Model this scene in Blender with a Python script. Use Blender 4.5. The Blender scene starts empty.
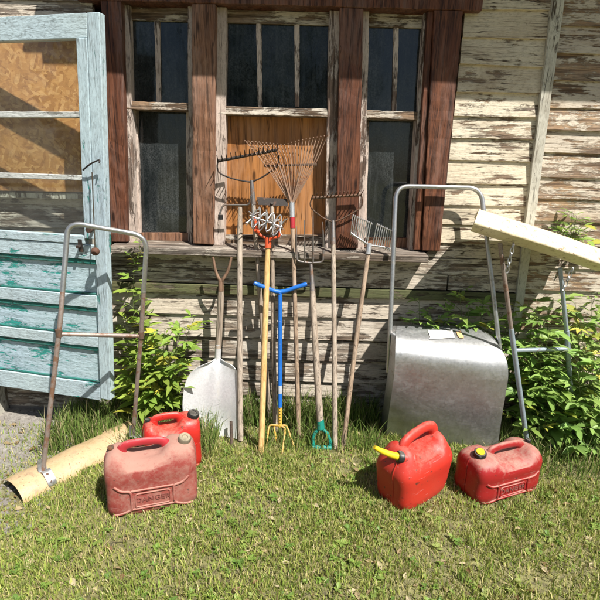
import bpy, bmesh, math, random
import numpy as np
from mathutils import Vector, Matrix, noise as mnoise
random.seed(7); rng = np.random.default_rng(7)
R = math.radians; PI = math.pi
scene = bpy.context.scene
COL = scene.collection

# ------------------------------------------------------------------ camera
CAM = Vector((0, -2.6, 1.5)); PITCH = R(15.7); ROLL = R(1.6); FPX = 451.0
cd = bpy.data.cameras.new('camera'); cam = bpy.data.objects.new('camera', cd); COL.objects.link(cam)
cd.sensor_width = 36; cd.lens = 36 * FPX / 600; cd.clip_start = .05; cd.clip_end = 500
CM = Matrix.Rotation(PI/2 - PITCH, 3, 'X') @ Matrix.Rotation(ROLL, 3, 'Z')
cam.matrix_world = Matrix.Translation(CAM) @ CM.to_4x4()
scene.camera = cam

def ray(px, py):
    return CM @ Vector(((px-300)/FPX, (300-py)/FPX, -1))
def W(px, py, y=0.0):                      # on the plane Y = y (parallel to the house wall)
    d = ray(px, py); return CAM + d*((y-CAM.y)/d.y)
def G(px, py, z=0.0):                      # on the plane Z = z
    d = ray(px, py); return CAM + d*((z-CAM.z)/d.z)

# ------------------------------------------------------------------ node helpers
class NT:
    def __init__(s, name):
        s.m = bpy.data.materials.new(name); s.m.use_nodes = True
        s.t = s.m.node_tree; s.b = s.t.nodes['Principled BSDF']; s.out = s.t.nodes['Material Output']
        s.tc = s.t.nodes.new('ShaderNodeTexCoord'); s.shift = None
    def use_shift(s):
        at = s.n('ShaderNodeAttribute', attribute_name='shift'); va = s.n('ShaderNodeVectorMath', operation='ADD')
        s.t.links.new(s.tc.outputs['Object'], va.inputs[0]); s.t.links.new(at.outputs['Vector'], va.inputs[1]); s.shift = va.outputs[0]
    def n(s, typ, **kw):
        nd = s.t.nodes.new(typ)
        for k, v in kw.items():
            if k.startswith('i_'):
                key = k[2:]; key = int(key) if key.isdigit() else key.replace('_', ' ')
                s.put(nd.inputs[key], v)
            else: setattr(nd, k, v)
        return nd
    def put(s, sock, v):
        if isinstance(v, bpy.types.NodeSocket): s.t.links.new(v, sock)
        else:
            if sock.type == 'RGBA' and hasattr(v, '__len__') and len(v) == 3: v = (*v, 1)
            sock.default_value = v
    def coord(s, scale=(1,1,1), loc=(0,0,0), rot=(0,0,0)):
        mp = s.n('ShaderNodeMapping')
        if s.shift is None: s.t.links.new(s.tc.outputs['Object'], mp.inputs[0])
        else: s.t.links.new(s.shift, mp.inputs[0])
        mp.inputs['Scale'].default_value = scale; mp.inputs['Location'].default_value = loc; mp.inputs['Rotation'].default_value = rot
        return mp.outputs[0]
    def noise(s, vec, scale=5, detail=4, rough=.6, dist=0.0):
        nd = s.n('ShaderNodeTexNoise'); s.put(nd.inputs['Vector'], vec)
        nd.inputs['Scale'].default_value = scale; nd.inputs['Detail'].default_value = detail
        nd.inputs['Roughness'].default_value = rough; nd.inputs['Distortion'].default_value = dist
        return nd.outputs['Fac']
    def ramp(s, fac, stops, interp='LINEAR'):
        nd = s.n('ShaderNodeValToRGB'); s.put(nd.inputs[0], fac); cr = nd.color_ramp; cr.interpolation = interp
        while len(cr.elements) < len(stops): cr.elements.new(.5)
        for e, (p, c) in zip(cr.elements, stops):
            e.position = p; e.color = (c, c, c, 1) if not hasattr(c, '__len__') else (*c[:3], 1)
        return nd.outputs[0]
    def mix(s, fac, a, b, mode='MIX'):
        nd = s.n('ShaderNodeMix', data_type='RGBA', blend_type=mode)
        s.put(nd.inputs[0], fac); s.put(nd.inputs[6], a); s.put(nd.inputs[7], b); return nd.outputs[2]
    def math(s, op, a, b=0.0, clamp=False):
        nd = s.n('ShaderNodeMath', operation=op, use_clamp=clamp); s.put(nd.inputs[0], a); s.put(nd.inputs[1], b); return nd.outputs[0]
    def bump(s, h, strength=.5, dist=.01, normal=None):
        nd = s.n('ShaderNodeBump'); s.put(nd.inputs['Height'], h); nd.inputs['Strength'].default_value = strength
        nd.inputs['Distance'].default_value = dist
        if normal is not None: s.t.links.new(normal, nd.inputs['Normal'])
        return nd.outputs[0]
    def set(s, **kw):
        for k, v in kw.items(): s.put(s.b.inputs[k.replace('_', ' ')], v)
        return s

MATS = {}
def grain_scale(axis, along=2.5, across=60):
    v = [across]*3; v['XYZ'.index(axis)] = along; return tuple(v)

def m_paintwood(name, paint, wood_lo, wood_hi, cover, axis='X', paint2=None, rough=.75, crack=1.0, seed=0, patch=1.0, under=None, loss=(.18, .06, .05)):
    """old paint peeling off weathered boards; cover 0..1"""
    t = NT(name); t.use_shift()
    lo = (seed*3.1, seed*1.7, seed*2.3)
    g = t.noise(t.coord(grain_scale(axis, 3, 75), lo), 1, 6, .7, .4)
    g2 = t.noise(t.coord(grain_scale(axis, 1.2, 16), lo), 1, 5, .65, .8)
    pt = t.noise(t.coord(grain_scale(axis, 4.5*patch, 17*patch), (lo[1], lo[0], lo[2])), 1, 6, .72, .3)
    big = t.noise(t.coord((1.6, 1.6, 1.6), lo), 1, 2, .5)
    wood = t.mix(t.ramp(g2, [(.36, 0.), (.62, 1.)]), wood_lo, wood_hi)
    wood = t.mix(t.ramp(t.noise(t.coord(grain_scale(axis, 1.5, 9), (lo[2], lo[0], lo[1])), 1, 5, .7, .5), [(.45, 0.), (.62, .55)]), wood, (.33, .30, .27))
    wood = t.mix(t.ramp(g, [(.40, .85*crack), (.56, 0.)]), wood, tuple(c*.22 for c in wood_lo))
    pc = t.mix(t.ramp(big, [(.35, 0.), (.65, 1.)]), paint, paint2 or tuple(c*.82 for c in paint))
    sp = t.noise(t.coord((35, 35, 35), lo), 1, 4, .7)
    pc = t.mix(t.ramp(sp, [(.3, .45), (.5, 0.)]), pc, tuple(a*.55+b*.2 for a, b in zip(paint, wood_hi)))
    s = t.math('ADD', t.math('MULTIPLY', pt, .62), t.math('MULTIPLY', g, .26))
    s = t.math('ADD', s, t.math('MULTIPLY', big, .22))
    th = .55 + (.5-cover)*.32
    mask = t.ramp(s, [(max(th-.018, 0), 0.), (min(th+.018, 1), 1.)])
    base = wood
    if under:
        um = t.ramp(s, [(max(th-.075, 0), 0.), (max(th-.05, 0.01), 1.)])
        base = t.mix(um, wood, under)
    col = t.mix(mask, base, pc)
    hair = t.ramp(g, [(.31, .8*crack), (.42, 0.)])
    col = t.mix(hair, col, tuple(c*.3 for c in wood_lo))
    vn = t.noise(t.coord(grain_scale(axis, 1.1, 26), (lo[2], lo[1], lo[0])), 1, 3, .55, .6)
    vein = t.ramp(t.math('ABSOLUTE', t.math('SUBTRACT', vn, .5)), [(.004, .9*crack), (.014, 0.)])
    brk = t.ramp(t.noise(t.coord((5, 5, 5), lo), 1, 2, .5), [(.45, 0.), (.55, 1.)])
    col = t.mix(t.math('MULTIPLY', vein, brk), col, tuple(c*.16 for c in wood_lo))
    gr = t.noise(t.coord(grain_scale(axis, 40, 150), lo), 1, 4, .75)
    col = t.mix(t.ramp(gr, [(.28, .55), (.5, 0.)]), col, tuple(c*.5 for c in wood_lo))
    dl = t.noise(t.coord(grain_scale(axis, 2.2, 6), (lo[0]+5, lo[2], lo[1])), 1, 6, .75, .5)
    col = t.mix(t.ramp(dl, [(.50, 0.), (.72, .62*min(1, crack*crack*1.4))]), col, tuple((a+b)*.42 for a, b in zip(wood_lo, wood_hi)))
    h = t.math('ADD', t.math('MULTIPLY', g, .6), t.math('MULTIPLY', mask, .5))
    t.set(Base_Color=col, Roughness=rough, Normal=t.bump(h, .85, .008)); t.b.inputs['Specular IOR Level'].default_value = .25
    MATS[name] = t.m; return t.m

def m_wood(name, lo, hi, axis='Z', rough=.7, scale=1.0, dirt=None, seed=0, dark=.35, bump=.5):
    t = NT(name); o = (seed*1.3, seed*2.1, seed*.7)
    g = t.noise(t.coord(grain_scale(axis, 3*scale, 70*scale), o), 1, 6, .7, .5)
    g2 = t.noise(t.coord(grain_scale(axis, 1.4*scale, 14*scale), o), 1, 4, .6, .8)
    c = t.mix(t.ramp(g2, [(.3, 0.), (.7, 1.)]), lo, hi)
    c = t.mix(t.ramp(g, [(.34, 1.), (.55, 0.)]), c, tuple(v*dark for v in lo))
    if dirt:
        d = t.noise(t.coord(grain_scale(axis, 5, 26), o), 1, 6, .75)
        c = t.mix(t.ramp(d, [(.52, 0.), (.68, .6)]), c, dirt)
        fd = t.noise(t.coord(grain_scale(axis, 1.6, 7), (o[2], o[0], o[1])), 1, 6, .75, .6)
        c = t.mix(t.ramp(fd, [(.46, 0.), (.66, .6)]), c, tuple(v*.7+.09 for v in hi))
        kn = t.n('ShaderNodeTexVoronoi', feature='F1'); t.put(kn.inputs['Vector'], t.coord(grain_scale(axis, 2.6, 9), o)); kn.inputs['Scale'].default_value = 1
        c = t.mix(t.ramp(kn.outputs['Distance'], [(.05, .9), (.11, 0.)]), c, tuple(v*.2 for v in lo))
        vn = t.noise(t.coord(grain_scale(axis, .9, 30), o), 1, 3, .55, .6)
        c = t.mix(t.ramp(t.math('ABSOLUTE', t.math('SUBTRACT', vn, .5)), [(.005, .7), (.016, 0.)]), c, tuple(v*.15 for v in lo))
    t.set(Base_Color=c, Roughness=rough, Normal=t.bump(g, bump, .004)); t.b.inputs['Specular IOR Level'].default_value = .3
    MATS[name] = t.m; return t.m

def m_metal(name, base, rough=.4, metallic=1.0, stain=None, amt=.5, scale=12, stretch=(1,1,1), bump=.1):
    t = NT(name)
    v = t.noise(t.coord(tuple(scale*s for s in stretch)), 1, 6, .7, .3)
    f = t.noise(t.coord((90, 90, 90)), 1, 3, .6)
    c = t.mix(t.ramp(f, [(.3, 0.), (.7, 1.)]), tuple(b*.8 for b in base), base)
    met = metallic
    if stain:
        mk = t.ramp(v, [(.62-.25*amt, 0.), (.74-.25*amt, 1.)])
        c = t.mix(mk, c, stain); met = t.math('SUBTRACT', metallic, t.math('MULTIPLY', mk, metallic*.85))
    rr = t.math('ADD', rough-.12, t.math('MULTIPLY', v, .24))
    t.set(Base_Color=c, Metallic=met, Roughness=rr, Normal=t.bump(f, bump, .003))
    MATS[name] = t.m; return t.m

def m_plastic(name, base, dust=None, dust_amt=.0, rough=.42, fade=None, zdust=None):
    """moulded plastic with scuffs; dust = pale dirt lying thickest on what faces up"""
    t = NT(name)
    big = t.noise(t.coord((6, 6, 6)), 1, 4, .6)
    fine = t.noise(t.coord((55, 55, 55)), 1, 5, .75)
    scr = t.noise(t.coord((10, 90, 130), (0,0,0), (0, .5, .3)), 1, 3, .6)
    c = t.mix(t.ramp(big, [(.35, 0.), (.65, 1.)]), base, fade or tuple(b*.8 for b in base))
    c = t.mix(t.ramp(scr, [(.66, 0.), (.72, .35)]), c, tuple(min(1, b*.6+.3) for b in base))
    c = t.mix(t.ramp(fine, [(.29, .8), (.38, 0.)]), c, tuple(b*.25+.01 for b in base))
    spk = t.noise(t.coord((38, 38, 38), (4, 2, 9)), 1, 2, .5); c = t.mix(t.ramp(spk, [(.69, 0.), (.72, .8)]), c, (.045, .03, .022))
    rg = rough
    if dust:
        geo = t.n('ShaderNodeNewGeometry'); sx = t.n('ShaderNodeSeparateXYZ'); t.t.links.new(geo.outputs['Normal'], sx.inputs[0])
        up = t.ramp(sx.outputs['Z'], [(.15, 0.), (.8, 1.)])
        md = t.noise(t.coord((16, 16, 16)), 1, 6, .75, .4)
        k = t.math('ADD', t.math('MULTIPLY', up, .22), t.math('ADD', t.math('MULTIPLY', md, .62), t.math('MULTIPLY', fine, .40)))
        mk = t.ramp(k, [(.66-.25*dust_amt, 0.), (.90-.25*dust_amt, .85)])
        c = t.mix(mk, c, dust); rg = t.math('ADD', rough, t.math('MULTIPLY', mk, .4))
    t.set(Base_Color=c, Roughness=rg, Normal=t.bump(fine, .12, .002))
    MATS[name] = t.m; return t.m

def m_flat(name, base, rough=.5, metallic=0.0, var=.25, scale=30):
    t = NT(name); v = t.noise(t.coord((scale,)*3), 1, 5, .7)
    c = t.mix(t.ramp(v, [(.3, 0.), (.7, 1.)]), tuple(b*(1-var) for b in base), base)
    t.set(Base_Color=c, Roughness=rough, Metallic=metallic, Normal=t.bump(v, .15, .003))
    MATS[name] = t.m; return t.m

# siding and trim
CREAM = (.62, .55, .40)
m_paintwood('cream_siding', (.64, .58, .46), (.19, .11, .06), (.42, .30, .20), .70, 'X', (.58, .50, .37), seed=1)
m_paintwood('bare_siding', (.62, .55, .45), (.27, .165, .10), (.50, .34, .20), .52, 'X', seed=2)
m_paintwood('grey_siding', (.58, .53, .46), (.17, .12, .085), (.44, .36, .28), .58, 'X', (.53, .46, .37), seed=3)
m_paintwood('green_board', (.12, .13, .06), (.10, .075, .045), (.24, .19, .11), .72, 'X', seed=4)
m_paintwood('batten_paint', (.60, .58, .50), (.16, .12, .08), (.36, .30, .22), .66, 'Z', seed=5)
m_paintwood('sash_paint', (.62, .53, .47), (.14, .09, .065), (.34, .24, .19), .62, 'Z', (.55, .45, .39), seed=6)
m_paintwood('sash_paint_rail', (.60, .54, .46), (.12, .075, .045), (.32, .21, .13), .46, 'X', seed=7)
m_paintwood('sill_paint', (.45, .40, .34), (.10, .07, .05), (.30, .24, .19), .38, 'X', seed=8)
m_paintwood('door_paint', (.43, .54, .61), (.14, .13, .11), (.36, .37, .35), .76, 'Z', (.46, .58, .62), seed=9, under=(.03, .30, .26), rough=.55, crack=.55)
m_paintwood('door_paint_rail', (.43, .54, .61), (.14, .13, .11), (.36, .37, .35), .80, 'X', (.47, .58, .61), seed=10, under=(.03, .30, .26), rough=.55, crack=.55)
m_paintwood('door_panel_paint', (.41, .53, .61), (.08, .28, .25), (.20, .38, .37), .72, 'X', (.44, .56, .60), seed=11, under=(.025, .31, .27), rough=.55, crack=.5)
m_paintwood('door_muntin_paint', (.60, .62, .60), (.2, .2, .18), (.4, .4, .37), .8, 'X', seed=12, crack=.4)
m_paintwood('teal_moulding', (.03, .20, .17), (.05, .09, .08), (.2, .3, .28), .7, 'X', seed=13)
m_wood('post_wood', (.085, .028, .015), (.21, .080, .040), 'Z', .6, 1.0, (.07, .03, .018), 1, .2, .9)
m_wood('post_wood_pale', (.15, .068, .036), (.33, .165, .095), 'Z', .65, 1.2, (.38, .24, .16), 2, .3, .9)
m_wood('plywood', (.31, .120, .033), (.53, .235, .075), 'Z', .55, .6, (.40, .18, .06), 3, .62, .2)
m_wood('handle_grey', (.32, .25, .19), (.50, .42, .34), 'Z', .75, 1.5, (.22, .17, .12), 4, .45, .3)
m_wood('handle_brown', (.29, .20, .135), (.47, .35, .25), 'Z', .7, 1.5, (.18, .13, .10), 5, .45, .3)
m_wood('handle_pale', (.55, .34, .13), (.68, .46, .21), 'Z', .5, 1.2, None, 6, .7, .15)
m_wood('grip_brown', (.17, .10, .065), (.30, .19, .13), 'Z', .6, 1.5, None, 7, .4, .2)
m_wood('dark_stick', (.05, .035, .028), (.12, .085, .06), 'Z', .8, 1.5, None, 8)
m_wood('soffit_wood', (.20, .15, .10), (.34, .28, .2), 'X', .8, 1.0, None, 9)
m_wood('dry_stalk', (.42, .33, .19), (.60, .50, .32), 'X', .8, 1.0, None, 9)
m_flat('shingle', (.07, .065, .06), .9)
m_flat('foundation', (.22, .20, .18), .95, scale=14)

def m_osb():
    t = NT('osb')
    cols = None; hs = []
    for i, rot in enumerate((.25, -.75, 1.15)):
        v = t.n('ShaderNodeTexVoronoi', feature='F1'); 
        wv = t.noise(t.coord((16, 16, 16), (i, 0, 0)), 1, 3, .6)
        co0 = t.coord((1, 1, 1), (i*3.3, 0, i*1.9), (0, rot, 0)); mp2 = t.n('ShaderNodeMapping'); t.t.links.new(co0, mp2.inputs[0]); mp2.inputs['Scale'].default_value = (19, 6, 60); co = mp2.outputs[0]
        va = t.n('ShaderNodeVectorMath', operation='ADD'); t.put(va.inputs[0], co)
        wc = t.n('ShaderNodeCombineXYZ'); t.put(wc.inputs[0], wv); t.put(wc.inputs[2], wv); t.put(va.inputs[1], wc.outputs[0])
        t.put(v.inputs['Vector'], va.outputs[0]); v.inputs['Scale'].default_value = 1
        sep = t.n('ShaderNodeSeparateColor'); t.put(sep.inputs[0], v.outputs['Color'])
        hs.append((sep.outputs[0], sep.outputs[1]))
    sel = t.math('GREATER_THAN', hs[0][1], .5); sel2 = t.math('GREATER_THAN', hs[1][1], .55)
    a = t.mix(sel, hs[0][0], hs[1][0]); a = t.mix(sel2, a, hs[2][0])
    st_ = t.noise(t.coord((30, 30, 110), (0,0,0), (0, .5, 0)), 1, 4, .7)
    c = t.ramp(t.math('ADD', t.math('MULTIPLY', a, .58), t.math('MULTIPLY', st_, .46)), [(.05, (.10, .04, .014)), (.25, (.32, .145, .048)), (.6, (.46, .235, .08)), (.95, (.64, .39, .17))])
    g = t.noise(t.coord((20, 20, 20)), 1, 4, .7)
    c = t.mix(t.ramp(g, [(.3, .5), (.5, 0.)]), c, (.25, .12, .045))
    t.set(Base_Color=c, Roughness=.7, Normal=t.bump(a, .3, .004)); MATS['osb'] = t.m
m_osb()

def m_window_glass():
    t = NT('dusty_window_glass')
    d = t.noise(t.coord((4, 4, 3)), 1, 6, .75, .6); f = t.noise(t.coord((140, 140, 110)), 1, 3, .7)
    st = t.noise(t.coord((45, 45, 2.5)), 1, 4, .6)
    k = t.math('MULTIPLY', t.ramp(d, [(.40, 0.), (.75, 1.)]), t.ramp(f, [(.42, .15), (.62, 1.)]))
    k = t.math('ADD', t.math('MULTIPLY', k, .30), t.math('MULTIPLY', t.ramp(st, [(.5, 0.), (.8, 1.)]), .10))
    c = t.mix(k, (.008, .011, .012), (.26, .28, .29))
    t.set(Base_Color=c, Roughness=t.math('ADD', .07, t.math('MULTIPLY', k, .5)), Normal=t.bump(t.noise(t.coord((7, 7, 3)), 1, 3, .5), .16, .02))
    MATS['dusty_window_glass'] = t.m
m_window_glass()
def m_clear_glass():
    t = NT('old_clear_glass')
    tr = t.n('ShaderNodeBsdfTransparent'); tr.inputs[0].default_value = (.93, .95, .94, 1)
    gl = t.n('ShaderNodeBsdfGlossy'); gl.inputs['Roughness'].default_value = .03
    df = t.n('ShaderNodeBsdfDiffuse'); df.inputs[0].default_value = (.5, .5, .48, 1)
    lw = t.n('ShaderNodeLayerWeight'); lw.inputs[0].default_value = .5
    fr_ = t.math('ADD', .035, t.math('MULTIPLY', t.math('POWER', lw.outputs['Facing'], 5.0), .7))
    m1 = t.n('ShaderNodeMixShader'); t.put(m1.inputs[0], fr_); t.put(m1.inputs[1], tr.outputs[0]); t.put(m1.inputs[2], gl.outputs[0])
    d = t.noise(t.coord((6, 6, 5)), 1, 6, .75)
    m2 = t.n('ShaderNodeMixShader'); t.put(m2.inputs[0], t.ramp(d, [(.45, .01), (.8, .06)])); t.put(m2.inputs[1], m1.outputs[0]); t.put(m2.inputs[2], df.outputs[0])
    t.put(t.out.inputs[0], m2.outputs[0]); MATS['old_clear_glass'] = t.m
m_clear_glass()

# metals, paints, plastics
def m_galv():
    t = NT('galvanized_sheet'); v = t.n('ShaderNodeTexVoronoi', feature='F1'); t.put(v.inputs['Vector'], t.coord((75, 75, 75))); v.inputs['Scale'].default_value = 1
    sp = t.n('ShaderNodeSeparateColor'); t.put(sp.inputs[0], v.outputs['Color'])
    st = t.noise(t.coord((60, 60, 2.2)), 1, 6, .75, .2); bl = t.noise(t.coord((5, 5, 7)), 1, 6, .72, .5); f = t.noise(t.coord((110, 110, 110)), 1, 4, .7); wv = t.noise(t.coord((3.2, 3.2, 3.2)), 1, 2, .5)
    c = t.mix(sp.outputs[0], (.40, .41, .42), (.47, .48, .49))
    c = t.mix(t.ramp(st, [(.48, 0.), (.68, .7)]), c, (.36, .36, .355))
    c = t.mix(t.ramp(bl, [(.60, 0.), (.74, .45)]), c, (.30, .285, .26))
    rs = t.math('MULTIPLY', t.ramp(bl, [(.62, 0.), (.72, 1.)]), t.ramp(f, [(.48, 0.), (.60, 1.)])); c = t.mix(rs, c, (.17, .09, .05))
    me = t.math('SUBTRACT', .88, t.math('ADD', t.math('MULTIPLY', t.ramp(bl, [(.55, 0.), (.72, 1.)]), .4), t.math('MULTIPLY', rs, .4)))
    ro = t.math('ADD', .44, t.math('ADD', t.math('MULTIPLY', sp.outputs[1], .10), t.math('MULTIPLY', st, .12)))
    b1 = t.bump(wv, .35, .05); t.set(Base_Color=c, Metallic=me, Roughness=ro, Normal=t.bump(f, .12, .003, b1)); MATS['galvanized_sheet'] = t.m
m_galv()
m_metal('aluminium_sheet', (.77, .78, .80), .48, .4, (.55, .54, .51), .2, 9, (2, 2, .6))
m_metal('tube_steel', (.50, .51, .52), .42, .9, (.26, .21, .17), .22, 16)
m_metal('tube_rusty', (.33, .27, .24), .55, .5, (.16, .085, .05), .6, 22)
m_metal('tube_blue_grey', (.36, .43, .50), .5, .5, (.20, .13, .09), .2, 18)
m_metal('rust_iron', (.13, .085, .06), .75, .35, (.16, .065, .03), .6, 25)
m_metal('dark_iron', (.045, .038, .034), .65, .5, (.10, .05, .03), .4, 25)
m_metal('tine_rust', (.43, .28, .20), .6, .3, (.22, .10, .06), .4, 30)
m_metal('bright_zinc', (.62, .63, .64), .4, .7, (.30, .28, .26), .2, 25)
m_metal('steel_fork', (.26, .24, .23), .5, .7, (.17, .10, .065), .5, 25)
t = NT('cream_enamel'); _v = t.noise(t.coord((8, 8, 8)), 1, 6, .7); _f = t.noise(t.coord((42, 42, 42)), 1, 5, .7)
_c = t.mix(t.ramp(_v, [(.3, 0.), (.7, 1.)]), (.62, .53, .35), (.74, .66, .48)); _k = t.math('MULTIPLY', t.ramp(_f, [(.60, 0.), (.64, 1.)]), t.ramp(_v, [(.42, 0.), (.58, 1.)]))
_c = t.mix(t.ramp(_f, [(.52, 0.), (.60, .35)]), _c, (.42, .30, .17)); _c = t.mix(_k, _c, (.13, .07, .04))
t.set(Base_Color=_c, Roughness=.4, Normal=t.bump(_v, .25, .01)); MATS['cream_enamel'] = t.m
t = NT('cream_enamel_worn'); _v = t.noise(t.coord((14, 14, 14)), 1, 6, .75); _f = t.noise(t.coord((60, 60, 60)), 1, 4, .7)
_c = t.mix(t.ramp(_v, [(.35, 0.), (.7, 1.)]), (.40, .28, .15), (.54, .41, .25))
_c = t.mix(t.ramp(_f, [(.60, 0.), (.66, .85)]), _c, (.17, .09, .05)); _c = t.mix(t.ramp(_v, [(.52, 0.), (.66, .7)]), _c, (.30, .20, .12))
t.set(Base_Color=_c, Roughness=.5, Normal=t.bump(_v, .4, .012)); MATS['cream_enamel_worn'] = t.m
m_plastic('blue_paint', (.012, .13, .50), None, 0, .38)
m_plastic('yellow_paint', (.62, .38, .06), (.40, .29, .15), .35, .5)
m_plastic('green_plastic', (.01, .22, .17), None, 0, .4)
m_plastic('orange_plastic', (.62, .085, .025), None, 0, .45)
m_plastic('red_faded', (.25, .036, .030), (.36, .21, .165), .78, .65, (.30, .085, .066))
m_plastic('red_faded_handle', (.40, .025, .035), (.42, .20, .18), .05, .45)
m_plastic('red_bright', (.50, .026, .015), (.42, .12, .09), .10, .48, (.45, .032, .02))
m_plastic('red_dusty', (.29, .012, .014), (.34, .21, .165), .42, .42, (.28, .014, .015))
m_plastic('red_plain', (.48, .022, .016), (.36, .17, .12), .12, .4)
m_plastic('letter_red', (.21, .06, .048), None, 0, .7)
m_plastic('black_plastic', (.018, .018, .018), (.2, .18, .15), .1, .4)
m_plastic('dusty_cap', (.16, .13, .09), (.34, .29, .20), .4, .6)
m_plastic('yellow_plastic', (.78, .55, .02), None, 0, .4)
m_flat('white_paper', (.72, .70, .66), .7)
m_flat('orange_paper', (.75, .45, .2), .7)
m_flat('grey_paper', (.42, .46, .52), .7)
m_flat('rust_ball', (.11, .05, .03), .8)
m_flat('cord', (.06, .045, .03), .9)

def m_leaf(name, lo, hi, rough=.45, trans=.35, attr=False):
    t = NT(name)
    v = t.noise(t.coord((17, 17, 17)), 1, 3, .6)
    c = t.mix(t.ramp(v, [(.3, 0.), (.7, 1.)]), lo, hi)
    if attr:
        a = t.n('ShaderNodeAttribute', attribute_name='tint'); c = t.mix(1.0, c, a.outputs['Color'], 'MULTIPLY')
        c = a.outputs['Color']
    t.set(Base_Color=c, Roughness=rough); t.b.inputs['Specular IOR Level'].default_value = .35
    tl = t.n('ShaderNodeBsdfTranslucent'); t.put(tl.inputs[0], c)
    ms = t.n('ShaderNodeMixShader'); ms.inputs[0].default_value = trans
    t.put(ms.inputs[1], t.b.outputs[0]); t.put(ms.inputs[2], tl.outputs[0]); t.put(t.out.inputs[0], ms.outputs[0])
    MATS[name] = t.m
m_leaf('leaf_green', (.06, .12, .02), (.15, .24, .05), attr=True)
m_leaf('grass_blades', (.1, .1, .02), (.2, .2, .05), .6, .3, attr=True)
m_flat('stem_green', (.12, .15, .05), .6)

def m_ground():
    t = NT('soil')
    a = t.noise(t.coord((2.2, 2.2, 2.2)), 1, 5, .65); b = t.noise(t.coord((30, 30, 30)), 1, 6, .75); f = t.noise(t.coord((160, 160, 160)), 1, 4, .7)
    c = t.mix(t.ramp(a, [(.35, 0.), (.65, 1.)]), (.21, .20, .075), (.31, .295, .12))
    c = t.mix(t.ramp(b, [(.35, .9), (.6, 0.)]), c, (.07, .058, .035))
    c = t.mix(t.ramp(f, [(.55, 0.), (.75, .7)]), c, (.34, .29, .20))
    # bare grey gravelly strip at the foot of the door
    sx = t.n('ShaderNodeSeparateXYZ'); t.t.links.new(t.tc.outputs['Object'], sx.inputs[0])
    k = t.math('ADD', t.math('MULTIPLY', sx.outputs['X'], -1.0), t.math('MULTIPLY', b, .35))
    k = t.math('ADD', k, t.math('MULTIPLY', sx.outputs['Y'], .5))
    mk = t.ramp(t.math('SUBTRACT', k, .74), [(.40, 0.), (.60, 1.)])
    g = t.mix(t.ramp(b, [(.3, 0.), (.7, 1.)]), (.20, .185, .165), (.42, .39, .35)); g = t.mix(t.ramp(f, [(.3, .6), (.5, 0.)]), g, (.12, .11, .1))
    c = t.mix(mk, c, g)
    t.set(Base_Color=c, Roughness=.95, Normal=t.bump(t.math('ADD', b, t.math('MULTIPLY', f, .5)), .9, .015)); MATS['soil'] = t.m
m_ground()

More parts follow.
